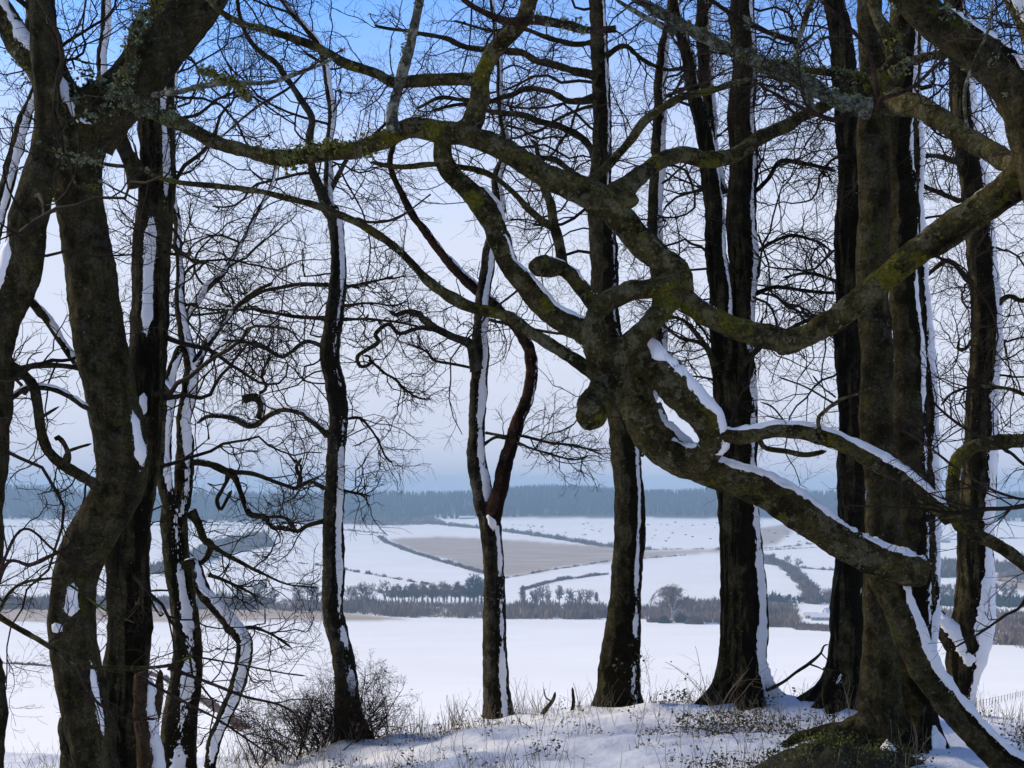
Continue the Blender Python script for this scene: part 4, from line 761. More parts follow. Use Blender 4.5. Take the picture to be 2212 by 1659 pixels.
limb(T, 'branch', [(1700, 918, 4, 7.4), (1670, 880, 4, 7.35), (1642, 868, 3, 7.3)], None, 'twig')
_, b15 = limb(T, 'branch', [(1330, 62, 12, 7.2), (1272, 66, 18, 7.2), (1222, 54, 19, 7.2), (1154, 42, 20, 7.2), (1100, 46, 18, 7.2), (1050, 30, 13, 7.1), (1003, 0, 10, 7.1), (970, -40, 8, 7.0)], None, 'pink')
_, b16 = limb(T, 'branch', [(740, 108, 4, 7.0), (672, 144, 5, 7.0), (622, 191, 5, 7.0), (554, 232, 5, 7.0), (474, 299, 4, 7.0)], None, 'pink')
_, b17 = limb(T, 'branch', [(730, 120, 5, 7.4), (706, 134, 6, 7.4), (638, 161, 9, 7.4), (571, 178, 10, 7.4), (470, 181, 12, 7.5), (386, 198, 12, 7.8), (330, 205, 12, 8.2)], None, 'silver')
_, b18 = limb(T, 'branch', [(540, 215, 14, 7.35), (505, 180, 13, 7.35), (470, 165, 11, 7.35), (430, 150, 7, 7.3)], None, 'mossy')
_, b19 = limb(T, 'branch', [(1460, 70, 16, 7.3), (1400, 40, 12, 7.3), (1330, 0, 8, 7.2)], None, 'silver')
_, b20 = limb(T, 'branch', [(930, 420, 3, 7.5), (860, 470, 5, 7.45), (800, 480, 6, 7.45), (770, 470, 6, 7.5)], None, 'twig')
for pth, k, sz in ((b9, 26, .035), (b3, 34, .028), (lng, 44, .03), (b17, 18, .03), (b18, 18, .035), (b8, 20, .03), (b16, 5, .02), (b10, 14, .02), (b7, 14, .022)): tufts(T, pth, k, (sz*.5, sz), 'lichen', 18)
tufts(T, lng, 30, (.02, .045), 'yellow_lichen', 18, .35, 1.); tufts(T, lng, 12, (.04, .06), 'yellow_lichen', 22, .48, .62); tufts(T, b4, 18, (.015, .035), 'moss', 16, .5, 1., name='moss'); tufts(T, b18, 12, (.03, .045), 'yellow_lichen', 18); tufts(T, b15, 6, (.03, .045), 'lichen', 18, 0, .5); tufts(T, b12, 24, (.012, .024), 'yellow_lichen', 14)
tufts(T, lng, 30, (.03, .05), 'lichen', 20, .82, 1.)
cr = Crown()
for pth, k in ((b3, 22), (b6, 14), (b8, 18), (b9, 10), (b10, 16), (b11, 8), (b16, 7), (b17, 12), (b15, 8), (b12, 5), (b14, 5), (b7, 8), (lng, 18), (b20, 6)): cr.along(pth, (max(3, int(k*.6)), 4, 2), scale=.62, thin=.6, kink=(.24, .24, .2))
cr.done(T)
# ------------------------------------------------------------------ the valley: woods, hedges, far trees, buildings
def blades(base, h, w, per, lean=.45, thick=.10):
    """brushwood: per clump a bundle of thin upright slivers; base (N,3), h, w (N,)"""
    Nn = len(base); b = np.repeat(base, per, 0); hh = np.repeat(h, per); ww = np.repeat(w, per); n = len(b)
    a = rng.uniform(0, 6.283, n); rr = np.sqrt(rng.uniform(0, 1, n))
    foot = b+np.stack([np.cos(a)*rr*ww*.5, np.sin(a)*rr*ww*.5, np.zeros(n)], 1)
    dome = np.sqrt(np.maximum(1-(rr*.92)**2, .05))
    tip = foot+np.stack([np.cos(a)*rr*ww*lean*rng.uniform(.3, 1, n), np.sin(a)*rr*ww*lean*rng.uniform(.3, 1, n), hh*dome*rng.uniform(.55, 1.05, n)], 1)
    ang = rng.uniform(0, 3.14, n); tk = (thick*hh*rng.uniform(.5, 1.4, n))[:, None]
    sd_ = np.stack([np.cos(ang), np.sin(ang), np.zeros(n)], 1)*tk
    mid = foot*.45+tip*.55+rng.normal(0, 1, (n, 3))*(hh*.06)[:, None]
    v = np.stack([foot-sd_*.5, foot+sd_*.5, mid+sd_, tip, mid-sd_], 1).reshape(-1, 3)
    i = np.arange(n)[:, None]*5
    return v, [i+np.array([[0, 1, 2, 4]]), i+np.array([[4, 2, 3]])]
def poly_points(pts, step):
    w = np.array([cast(x, y) for x, y in pts]); L = np.concatenate([[0], np.cumsum(np.linalg.norm(np.diff(w, axis=0), axis=1))])
    s = np.arange(0, L[-1], step); x = np.interp(s, L, w[:, 0]); y = np.interp(s, L, w[:, 1])
    return x, y
def hedge(label, pts, h=(1.6, 3.0), w=2.6, step=1.6, per=9, m='hedge_twigs', jit=.8, gaps=0., trees=0., name='hedge', cat='hedge'):
    x, y = poly_points(pts, step); n = len(x)
    keep = np.ones(n, bool)
    if gaps: keep = np.sin(np.arange(n)*.37+rng.uniform(0, 6))+rng.normal(0, .5, n) > gaps
    x, y = x[keep]+rng.normal(0, jit, keep.sum()), y[keep]+rng.normal(0, jit, keep.sum()); n = len(x)
    hh = rng.uniform(*h, n)
    if trees: hh = np.where(rng.uniform(0, 1, n) < trees, hh*rng.uniform(1.6, 2.6, n), hh)
    ww = np.full(n, w)*rng.uniform(.7, 1.3, n)
    b_ = np.stack([x, y, zg(x, y)-.2], 1)
    hh = hh*(1+.45*vnoise(np.stack([x*.09, y*.09, x*0], 1))+.25*vnoise(np.stack([x*.3, y*.3, x*0+4], 1)))
    v, f = blades(b_, hh, ww, int(per*1.5), thick=.075)
    o = tag(build(name, v, f, M[m], None, False, loc=b_[0]), label, cat, 'hedges across the valley')
    return o
hedge('long dark hedge slanting down beside the brown stubble field', [(820, 1160), (835, 1172), (880, 1190), (950, 1212), (1000, 1226), (1050, 1240), (1090, 1250)], (3, 5), 5, 1.4, 10, jit=1.6)
hedge('hedge along the top edge of the brown stubble field', [(880, 1128), (960, 1134), (1060, 1144), (1150, 1156), (1250, 1172), (1310, 1181), (1400, 1188)], (4, 8), 9, 1.6, 10, jit=4)
hedge('low broken hedge right of the stubble field top', [(1400, 1189), (1480, 1186), (1560, 1188), (1640, 1186), (1700, 1182), (1800, 1170)], (2, 5), 6, 2.0, 9, jit=2, gaps=-.2)
hedge('hedge along the lower edge of the brown stubble field', [(1086, 1250), (1130, 1243), (1180, 1233), (1300, 1215), (1400, 1206), (1480, 1200)], (1.6, 3.2), 3.5, 1.5, 9, gaps=-.4)
hedge('thin hedge line above the left fields', [(-60, 1140), (300, 1136), (430, 1134), (560, 1136), (700, 1141), (830, 1153)], (2, 4.5), 5, 2.2, 9, jit=2)
hedge('dotted hedge of separate bushes across the left snowfield', [(540, 1200), (600, 1212), (690, 1222), (760, 1234), (850, 1250), (950, 1268), (1010, 1276)], (2.6, 5.0), 4.2, 2.4, 16, gaps=.25, jit=.6)
hedge('short scrubby hedge on the right snowfield', [(1130, 1274), (1180, 1260), (1215, 1252), (1235, 1251)], (3, 5), 5, 1.0, 12)
hedge('second scrubby strip on the right snowfield', [(1245, 1250), (1275, 1245), (1310, 1241)], (2.5, 4), 4, 1.0, 12)
hedge('thick hedge bending down to the houses', [(1650, 1208), (1690, 1222), (1715, 1240), (1740, 1262), (1752, 1285), (1757, 1305)], (5, 8), 8, 1.2, 12, jit=2.4)
hedge('hedge with small trees crossing behind the right trunks', [(1625, 1214), (1680, 1222), (1760, 1230), (1860, 1236), (2050, 1245), (2240, 1262)], (2, 4), 4, 1.6, 9, trees=.12, jit=1.5)
hedge('faint hedge high on the right slope', [(1640, 1190), (1750, 1184), (1850, 1176), (2100, 1165), (2300, 1160)], (2, 3.5), 4, 2.2, 8)
hedge('rough brown hedge running down the near slope', [(-60, 1432), (20, 1434), (110, 1440), (240, 1442), (300, 1448), (360, 1470), (430, 1508), (480, 1540), (525, 1576)], (.9, 1.5), 1.1, .35, 10, 'furry_brown', jit=.12)
hedge('hedge with bushes far right behind the edge trunk', [(2000, 1298), (2100, 1296), (2212, 1300), (2320, 1310)], (3, 6), 6, 1.6, 10)
def wood_patch(name, label, polys, dens, h, w, m, per=9, group=None, dmin=300, lean=.45, thick=.10, grow=None):
    """a wood or thicket that reads as one mass"""
    bs = []
    for poly in polys:
        xs_ = [p[0] for p in poly]; ys_ = [p[1] for p in poly]; n = int(dens)
        cx = rng.uniform(min(xs_), max(xs_), n*3); cy = rng.uniform(min(ys_), max(ys_), n*3)
        k = inside(poly, cx, cy); cx, cy = cx[k][:n], cy[k][:n]
        bs += [cast(a, b_) for a, b_ in zip(cx, cy)]
    b_ = np.array(bs); b_ = b_[b_[:, 1] > dmin]; n = len(b_)
    hh = rng.uniform(*h, n)*(1+.25*np.sin(b_[:, 0]/23)+.18*np.sin(b_[:, 0]/7.3)); ww = rng.uniform(*w, n)
    b_[:, 2] -= .3
    v, f = blades(b_, hh, ww, per, lean, thick)
    return tag(build(name, v, f, M[m], None, False, loc=b_[0]), label, None, None, 'stuff')
wood_patch('valley_thicket', 'brown leafless thicket filling the valley bottom', [[(-80, 1318), (430, 1316), (700, 1322), (880, 1334), (1100, 1338), (1330, 1338), (1400, 1338), (1420, 1316), (1200, 1310), (860, 1308), (700, 1300), (430, 1294), (-80, 1296)]], 1700, (4, 9), (5, 10), 'wood_twigs', 18, thick=.055)
wood_patch('riverside_wood', 'darker wood and scrub behind the right trunks', [[(1400, 1338), (1520, 1346), (1640, 1354), (1720, 1358), (1715, 1308), (1660, 1305), (1530, 1302), (1420, 1305)], [(1860, 1366), (2020, 1382), (2300, 1408), (2300, 1330), (2000, 1318), (1860, 1312)]], 900, (4, 8), (6, 10), 'wood_twigs', 18, thick=.06)
wood_patch('hamlet_scrub', 'low brown scrub below the houses', [[(1715, 1348), (1715, 1361), (1865, 1368), (1865, 1356)]], 420, (1.2, 2.6), (3, 6), 'furry_brown', 14)
wood_patch('dark_wood_strip', 'dark strip of trees above the houses', [[(1640, 1302), (1760, 1304), (1860, 1306), (2300, 1316), (2300, 1300), (1860, 1294), (1640, 1292)]], 420, (6, 10), (7, 11), 'conifer', 12)
wood_patch('hillside_copse', 'dark copse on the left hillside', [[(330, 1238), (470, 1170), (570, 1153), (588, 1180), (500, 1194), (350, 1242)]], 700, (8, 13), (9, 13), 'wood_twigs', 12)
wood_patch('right_copse', 'copse on the far right fields', [[(1990, 1236), (2060, 1216), (2090, 1222), (2080, 1246), (2000, 1248)], [(2140, 1226), (2240, 1216), (2300, 1260), (2170, 1250)]], 260, (9, 14), (9, 13), 'wood_twigs', 12)
wood_patch('slope_scrub', 'scrubby wood below the ridge, left of the barn', [[(430, 1122), (700, 1130), (840, 1136), (960, 1132), (930, 1120), (830, 1118), (430, 1112)]], 900, (8, 14), (10, 15), 'wood_twigs', 10)
# the conifer wood on the ridge
n = 9500
cx = rng.uniform(-400, 2620, n); Dd = 2830+rng.uniform(0, 1, n)**.8*620; X = (cx-CX)/F*Dd; Z = zg(X, Dd); hh = rng.uniform(19.5, 23, n)*(.85+.3*(np.sin(X/70)*.5+.5)); rw = hh*rng.uniform(.14, .20, n)
k = 5; th = np.arange(k)*2*PI/k
lay = []
for zlo, zhi, sc_ in ((.02, .62, 1.0), (.34, 1.0, .66)):
    a = th[None]+rng.uniform(0, 6.28, (n, 1)); jr = rng.uniform(.7, 1.25, (n, k))
    ring = np.stack([X[:, None]+np.cos(a)*rw[:, None]*sc_*jr, Dd[:, None]+np.sin(a)*rw[:, None]*sc_*jr, Z[:, None]+(hh*zlo)[:, None]+rng.uniform(-.04, .04, (n, k))*hh[:, None]], -1)
    lay.append(np.concatenate([ring, np.stack([X, Dd, Z+hh*zhi], -1)[:, None]], 1))
v = np.concatenate(lay, 0).reshape(-1, 3); i = np.arange(2*n)[:, None, None]*(k+1); j = np.arange(k)[None]
f = np.stack([i[:, :, 0]+j, i[:, :, 0]+(j+1) % k, np.broadcast_to(i[:, :, 0]+k, (2*n, k))], -1).reshape(-1, 3)
tag(build('ridge_forest', v, f, M['conifer'], None, False), 'blue hazy conifer forest along the ridge', kind='stuff')

def make_far_tree(h, spread, trunk_h, nb, m_t='far_bark', m_c='wood_twigs', ivy=False, seed=0, rad=.028, per=(6, 6), fine=.05, e0=.35):
    """bare tree seen far off: real trunk, boughs and twigs; returns meshes (trunk, crown) about the origin"""
    lean = rng.normal(0, .04, 2)*h
    n = 9; zz = np.linspace(0, h*.8, n); tp_ = np.stack([lean[0]*(zz/h)**1.5+rng.normal(0, .006*h, n), lean[1]*(zz/h)**1.5+rng.normal(0, .006*h, n), zz], 1)[None]
    rt = (h*rad*np.linspace(1.15, .25, n))[None]
    tv, tf = tubes(tp_, rt, 7)
    cr_ = Crown()
    z0 = rng.uniform(trunk_h, .78, nb)*h; st = np.stack([np.interp(z0, zz, tp_[0, :, q]) for q in range(3)], 1)
    a = rng.uniform(0, 6.283, nb); e = rng.uniform(e0, 1.15, nb)
    d = np.stack([np.cos(a)*np.cos(e), np.sin(a)*np.cos(e), np.sin(e)], 1)
    hf = 1-np.abs((z0/h-.55)/.6)**2
    L = spread*h*hf*rng.uniform(.7, 1.1, nb)
    pts = wander(st, d, L, 7, .16, .05); rd = (h*rad*.42)*np.linspace(1, .3, 7)[None]*np.ones((nb, 1))
    cr_.add(pts, rd, 4)
    for lv in range(len(per)):
        st, d, r, par, tq_ = shoots(pts, rd, per[lv], (.4, 1.0), .25)
        L = spread*h*(.42, .22)[lv]*rng.uniform(.5, 1.2, len(st)); nn = (5, 4)[lv]
        pts = wander(st, d, L, nn, .2, .06); rd = np.maximum(r*.55, fine)[:, None]*np.linspace(1, .5, nn)[None]; cr_.add(pts, rd, 3)
    cv, cf = np.vstack(cr_.v), np.vstack(cr_.f)
    if ivy:
        nb2 = 420; z = rng.uniform(.03, ivy, nb2)*h; aa = rng.uniform(0, 6.28, nb2); rr_ = h*(.012+.045*rng.uniform(0, 1, nb2)*(1-.7*z/h))
        c_ = np.stack([np.interp(z, zz, tp_[0, :, 0])+np.cos(aa)*rr_, np.interp(z, zz, tp_[0, :, 1])+np.sin(aa)*rr_, z], 1)
        u = rng.normal(0, 1, (nb2, 2, 3))*h*.018
        iv = np.stack([c_, c_+u[:, 0], c_+u[:, 1]], 1).reshape(-1, 3); iff = np.arange(nb2*3).reshape(-1, 3)
    else: iv = iff = None
    return (tv, tf), (cv, cf), (iv, iff)
ORD = ['first', 'second', 'third', 'fourth', 'fifth', 'sixth', 'seventh', 'eighth', 'ninth', 'tenth', 'eleventh', 'twelfth', 'thirteenth', 'fourteenth', 'fifteenth', 'sixteenth', 'seventeenth', 'eighteenth', 'nineteenth', 'twentieth', 'twenty-first', 'twenty-second', 'twenty-third', 'twenty-fourth']
FT = []
for q in range(6): FT.append(make_far_tree(1., .36+.05*(q % 3), .2+.04*(q % 2), 20, ivy=((.62, .45, .7, .3)[q] if q < 4 else False), rad=.022, per=(7, 7), fine=.008, e0=.5))
for q in range(3): FT.append(make_far_tree(1., .52, .22, 20, ivy=False, rad=.024, fine=.009))
proto = {}
def far_tree(px, py, h, kind, label, group, width=1., m_c='wood_twigs'):
    p = cast(px, py); key = (kind, m_c)
    o = bpy.data.objects.new('far_tree', None); COL.objects.link(o); o.location = p; o.scale = (h*width, h*width, h); o.rotation_euler = (0, 0, random.uniform(0, 6.28)); o.empty_display_size = .1
    tag(o, label, 'tree', group)
    if key not in proto:
        zero = empty('far_tree_source', (0, 0, 0), 'x', 'x'); tr, crn, iv = FT[kind]
        parts = [build('trunk', tr[0], tr[1], M['far_bark'], zero), build('crown', crn[0], crn[1], M[m_c], zero)]
        if iv[0] is not None: parts.append(build('ivy', iv[0], iv[1], M['ivy_green'], zero, False))
        proto[key] = [(a.name.split('.')[0], a.data) for a in parts]
        for a in parts+[zero]: bpy.data.objects.remove(a)
    for nm, me in proto[key]:
        c = bpy.data.objects.new(nm, me); COL.objects.link(c); c.parent = o
    return o
for q, px in enumerate(np.sort(np.linspace(848, 1003, 24)+rng.normal(0, 2.2, 24))):
    far_tree(px, 1303+rng.uniform(-2, 2), rng.uniform(12, 16), q % 4, ORD[q]+' from the left in the far row of ivy-clad bare trees', 'row of ivy-clad trees', rng.uniform(.8, 1.1))
for q, px in enumerate((752, 768, 782, 798, 830)):
    far_tree(px, 1304, rng.uniform(13, 17), 6+q % 3, ORD[q]+' from the left of five round-crowned bare trees beside the ivy-clad row', 'round bare trees left of the row', rng.uniform(.8, 1.))
for q, px in enumerate((1132, 1150, 1158, 1172, 1186, 1208, 1230, 1252, 1268, 1290)):
    far_tree(px, 1308, rng.uniform(9, 15), (4, 5, 0, 6, 4)[q % 5], ORD[q]+' from the left of the far bare trees between the two centre trunks', 'bare trees between the centre trunks', rng.uniform(.8, 1.1))
for q, px in enumerate((1016, 1024, 1032, 1040, 1047)):
    far_tree(px, 1306, rng.uniform(18, 22), q % 4, ORD[q]+' from the left in the tall dark clump beside the centre trunk', 'dark clump beside the centre trunk', 1.25, 'conifer')
for q, px in enumerate((520, 560, 590, 640, 664, 682)):
    far_tree(px, 1306, rng.uniform(12, 18), 5+q % 3, ORD[q]+' from the left of the valley trees left of the slim trunk', 'bare trees left of the slim trunk', 1.)
for q, px in enumerate((1670, 1700, 1725, 1742, 1760, 1790, 1810)):
    far_tree(px, (1218, 1222, 1228, 1300, 1302, 1306, 1308)[q], rng.uniform(9, 13), 5+q % 4, ORD[q]+' from the left of the small bare trees around the bending hedge', 'small trees by the bending hedge', 1.1)
for q, px in enumerate((2020, 2032, 2044, 2058, 2150, 2170, 2190)):
    far_tree(px, 1296, rng.uniform(10, 14), 4+q % 5, ORD[q]+' from the left of the valley trees beside the right-edge trunk', 'bare trees beside the right-edge trunk', 1.)
# the lone tree with pale trunk
p = cast(1453, 1345)
T = empty('lone_tree', p, 'lone spreading tree with snow-white trunk at the field edge', 'tree')
H = 28.
tr, crn, _ = make_far_tree(H, .56, .20, 34, rad=.026, per=(9, 9), fine=.11, e0=.05)
build('trunk', tr[0]+p, tr[1], M['pale_bark'], T); cq = np.array(crn[0]); rq = np.hypot(cq[:, 0], cq[:, 1]); top = H*np.sqrt(np.maximum(1-(rq/(H*.68))**2, .05)); cq[:, 2] = np.where(cq[:, 2] > top*.8, top*.8+.2*top*np.tanh((cq[:, 2]-top*.8)/(top*.45)), cq[:, 2])
build('crown', cq+p, crn[1], M['wood_twigs'], T)
z0 = rng.uniform(.12, .4, 7)*H; a = np.linspace(0, 6, 7); d = np.stack([np.cos(a)*.8, np.sin(a)*.4-.2, np.full(7, .7)], 1)
pts = wander(np.stack([np.zeros(7), np.zeros(7)-.3, z0], 1)+p, d, rng.uniform(6, 12, 7), 8, .2, .06)
v, f = tubes(pts, .55*np.linspace(1, .3, 8)[None]*np.ones((7, 1)), 5); build('bough', v, f, M['pale_bark'], T)
# evergreen bushes at its foot
for px, py, h, w, mm_, lab in ((1472, 1345, 9, 9, 'ivy_green', 'dark green evergreen bush right of the lone tree'), (1435, 1346, 7, 8, 'ivy_green', 'olive bush left of the lone tree'), (1412, 1344, 6, 10, 'furry_brown', 'low brown scrub left of the lone tree'), (1500, 1348, 8, 12, 'furry_brown', 'brown scrub right of the lone tree')):
    p = cast(px, py); nn = 60; ang = rng.uniform(0, 6.28, nn); q = np.sqrt(rng.uniform(0, 1, nn))*w*.4
    b_ = np.stack([p[0]+np.cos(ang)*q, p[1]+np.sin(ang)*q, np.full(nn, p[2]-.2)], 1)
    v, f = blades(b_, h*np.sqrt(np.maximum(1-(q/(w*.45))**2, .1))*rng.uniform(.7, 1, nn), np.full(nn, 2.5), 9, .8, .16)
    tag(build('bush', v, f, M[mm_], None, False, loc=p), lab, 'bush')

# buildings
def box(c, sx, sy, sz, rz=0.):
    v = np.array([[x, y, z] for z in (0, 1) for x, y in ((-.5, -.5), (.5, -.5), (.5, .5), (-.5, .5))])*np.array([sx, sy, sz])
    R_ = np.array([[math.cos(rz), -math.sin(rz), 0], [math.sin(rz), math.cos(rz), 0], [0, 0, 1]])
    return v@R_.T+np.array(c), np.array([[0, 3, 2, 1], [4, 5, 6, 7], [0, 1, 5, 4], [1, 2, 6, 5], [2, 3, 7, 6], [3, 0, 4, 7]])
def gable(c, sx, sy, h, over=.4, th=.25, rz=0.):
    """pitched roof slab along x, ridge in the middle"""
    a, b_ = sx/2+over, sy/2+over; k_ = h*(over/(sy/2))
    pr = [(-b_, -k_), (0, h), (b_, -k_), (b_, -k_+th), (0, h+th), (-b_, -k_+th)]
    v = np.array([[x, y, z] for x in (-a, a) for y, z in pr])
    R_ = np.array([[math.cos(rz), -math.sin(rz), 0], [math.sin(rz), math.cos(rz), 0], [0, 0, 1]])
    q = [[i, (i+1) % 6, (i+1) % 6+6, i+6] for i in range(6)]
    return v@R_.T+np.array(c), [np.array(q), np.array([[0, 5, 4, 1], [1, 4, 3, 2], [6, 7, 10, 11], [7, 8, 9, 10]])]
def house(px, py, sx, sy, sz, rh, rz, label, roofm='snow', wallm='house_wall', wins=3, cat='house', name='house', chimney=True):
    p = cast(px, py); p[2] -= .2
    T = empty(name, p, label, cat)
    v, f = box(p, sx, sy, sz, rz); build('wall', v, f, M[wallm], T, False)
    # gable ends
    R_ = np.array([[math.cos(rz), -math.sin(rz), 0], [math.sin(rz), math.cos(rz), 0], [0, 0, 1]])
    for s_ in (-1, 1):
        g_ = np.array([[s_*(sx/2-.02), -sy/2, sz], [s_*(sx/2-.02), sy/2, sz], [s_*(sx/2-.02), 0, sz+rh], [s_*(sx/2-.3), -sy/2, sz], [s_*(sx/2-.3), sy/2, sz], [s_*(sx/2-.3), 0, sz+rh]])
        build('gable', g_@R_.T+p, [np.array([[0, 1, 2], [5, 4, 3]]), np.array([[0, 2, 5, 3], [1, 4, 5, 2], [0, 3, 4, 1]])], M[wallm], T, False)
    v, f = gable(p+[0, 0, sz+.03], sx, sy, rh, rz=rz); ro = build('roof', v, f, M[roofm], T, False)
    if chimney:
        v, f = box(p+R_@np.array([sx*.3, 0, sz+rh-.4]), .8, .8, 1.7, rz); build('chimney', v, f, M['roof_tile'], ro, False)
    for lv in range(2 if sz > 4 else 1):
        for i in range(wins):
            o_ = R_@np.array([(i+.5)/wins*sx-sx/2, -sy/2-.02, 1.0+lv*2.6])
            v, f = box(p+o_, 1.1, .12, 1.2, rz); w_ = build('window', v, f, M['snow'], T, False)
            v, f = box(p+o_+R_@np.array([0, -.05, .1]), .9, .1, 1.0, rz); build('pane', v, f, M['window_glass'], w_, False)
    return T
house(1794, 1338, 9, 7, 5.2, 3.2, .25, 'pale house with snowy pitched roof and chimney among the scrub', wins=3)
house(1772, 1340, 13, 6, 2.8, 2.2, -.15, 'low snow-roofed shed left of the pale house', wins=4, chimney=False, cat='shed', name='shed')
house(1822, 1341, 12, 7, 4.4, 3.0, .1, 'second snow-roofed house right of the pale house', wins=3)
house(1752, 1336, 10, 6, 2.6, 1.8, .05, 'small snow-roofed outbuilding at the left end of the hamlet', wins=2, chimney=False, cat='shed', name='shed')
house(1008, 1121, 30, 10, 3.2, 2.6, .02, 'long low barn with snowy roof under the ridge forest', wins=5, chimney=False, cat='barn', name='barn')
house(2040, 1172, 14, 9, 4, 3, .1, 'small far house at the right between trunks', wins=3)
# huts dotted over the far snowfield
hv, hf = [], []
a = np.linspace(0, PI, 7); arc = np.stack([np.cos(a)*1.5, np.zeros(7), np.sin(a)*1.4], 1)
hv = np.vstack([arc+[0, -1.2, 0], arc+[0, 1.2, 0]]); hq = np.array([[i, i+1, i+8, i+7] for i in range(6)])
hm = None
for q in range(70):
    px, py = rng.uniform(1090, 1780), rng.uniform(1128, 1172)
    if py > 1128+.075*(px-1060)+14: py -= 14
    p = cast(px, py)
    if hm is None:
        o = build('field_hut', hv+p, [hq, np.array([[0, 1, 2, 3, 4, 5, 6]]), np.array([[13, 12, 11, 10, 9, 8, 7]])], M['grey_timber'], None, False, loc=p); hm = o
    else: o = hm.copy(); COL.objects.link(o)
    o.location = p; o.rotation_euler = (0, 0, random.uniform(0, 3)); sc_ = random.uniform(.7, 1.3); o.scale = (sc_*1.3, sc_, sc_)
    tag(o, 'tiny arched hut dotted on the far snowfield below the ridge', 'hut', 'huts on the far snowfield')
# post fence on the near slope, right
x, y = poly_points([(2085, 1536), (2150, 1520), (2212, 1504), (2330, 1478)], 4.5)
T = empty('field_fence', (x[0], y[0], float(zg(x[0], y[0]))), 'post and rail fence running down the snowy slope at far right', 'fence')
pm = None
for i in range(len(x)):
    v, f = box((x[i], y[i], float(zg(x[i], y[i]))-.2), .09, .09, 1.4); build('post', v, f, M['grey_timber'], T, False)
P3 = np.stack([x, y, zg(x, y)], 1)
for hgt in (.55, 1.05):
    v, f = tubes((P3+[0, 0, hgt])[None], np.full((1, len(x)), .018), 4); build('rail', v, f, M['grey_timber'], T, False)
# haze
hb = np.array([[-6000, -120, -200], [6000, -120, -200], [6000, 6600, -200], [-6000, 6600, -200], [-6000, -120, 32], [6000, -120, 32], [6000, 6600, 32], [-6000, 6600, 32.]])
HF = np.array([[0, 3, 2, 1], [4, 5, 6, 7], [0, 1, 5, 4], [1, 2, 6, 5], [2, 3, 7, 6], [3, 0, 4, 7]])
hz = bpy.data.materials.new('haze'); hz.use_nodes = True; t = hz.node_tree; t.nodes.clear()
ho = N(t, 'ShaderNodeOutputMaterial'); pv = N(t, 'ShaderNodeVolumePrincipled'); t.links.new(pv.outputs[0], ho.inputs['Volume'])
pv.inputs['Color'].default_value = (.54, .78, 1.0, 1); pv.inputs['Density'].default_value = .00024; pv.inputs['Anisotropy'].default_value = .0
tag(build('haze', hb, HF, hz, None, False), kind='stuff')
# ------------------------------------------------------------------ small things on the knoll
def ground_px(px, py, lo=6.5, hi=14.5):
    D_ = np.linspace(lo, hi, 800); X_ = (px-CX)/F*D_; g_ = zg(X_, D_) > (HY-py)/F*D_
    i = np.argmax(g_) if g_.any() else len(D_)-1
    return np.array([X_[i], D_[i], float(zg(X_[i], D_[i]))])
def on_ground(px, Y):
    x_ = (px-CX)/F*Y; return np.array([x_, Y, float(zg(x_, Y))])
# leafless shrub at the foot of the slim trunk
p = on_ground(705, 11.9)
T = empty('leafless_shrub', p, 'dense leafless shrub around the foot of the slim trunk', 'shrub')
cr = Crown(); k_ = 60
st = p+np.stack([rng.normal(0, .22, k_), rng.normal(0, .18, k_), np.zeros(k_)], 1); st[:, 2] = zg(st[:, 0], st[:, 1])-.03
a = rng.uniform(0, 6.28, k_); e = rng.uniform(.45, 1.4, k_)
d = np.stack([np.cos(a)*np.cos(e), np.sin(a)*np.cos(e)*.6, np.sin(e)], 1)
pts = wander(st, d, rng.uniform(.3, .72, k_), 9, .14); rd = rng.uniform(.004, .008, k_)[:, None]*np.linspace(1, .4, 9)[None]
cr.add(pts, rd, 4); cr.spray(pts, rd, (8, 5, 3), ln=(.30, .14, .06), kink=(.16, .18, .16))
o = cr.done(T, 'twig', 'twigs'); o['kind'] = 'stuff'
n_ = 260; c_ = pts[rng.integers(0, k_, n_), rng.integers(4, 9, n_)]+rng.normal(0, .06, (n_, 3)); u = rng.normal(0, .014, (n_, 2, 3))
tag(build('dead_leaves', np.stack([c_, c_+u[:, 0], c_+u[:, 1]], 1).reshape(-1, 3), np.arange(n_*3).reshape(-1, 3), M['brown_leaf'], T, False), kind='stuff')
def shrublet(px, Y, h, stems, label, m='twig', name='sapling', spread=.35, per=(4, 3), balls=0, droop=0.):
    p = on_ground(px, Y); T = empty(name, p, label, 'plant')
    a = rng.uniform(0, 6.28, stems); d = np.stack([np.cos(a)*spread, np.sin(a)*spread*.6, np.ones(stems)], 1)
    st = p+np.stack([rng.normal(0, .03, stems), rng.normal(0, .03, stems), np.full(stems, -.03)], 1)
    pts = wander(st, d, rng.uniform(.6, 1.05, stems)*h, 9, .09, -droop); rd = rng.uniform(.0028, .0045, stems)[:, None]*np.linspace(1, .45, 9)[None]
    cr = Crown(); cr.add(pts, rd, 4)
    if per: cr.spray(pts, rd, per, ln=(.36*h, .16*h, .06), kink=(.12, .15, .1))
    o = cr.done(T, m, 'stems'); o['kind'] = 'stuff'
    if balls:
        tip = pts[rng.integers(0, stems, balls), rng.integers(6, 9, balls)]+rng.normal(0, .03, (balls, 3)); vs, fs = [], []
        oc = np.array([[1, 0, 0], [-1, 0, 0], [0, 1, 0], [0, -1, 0], [0, 0, 1], [0, 0, -1.]])*.011; of = np.array([[0, 2, 4], [2, 1, 4], [1, 3, 4], [3, 0, 4], [2, 0, 5], [1, 2, 5], [3, 1, 5], [0, 3, 5]])
        for q, c in enumerate(tip): vs.append(oc*rng.uniform(.7, 1.4)+c); fs.append(of+6*q)
        tag(build('seed_heads', np.vstack(vs), np.vstack(fs), M['brown_leaf'], T), kind='stuff')
    return T
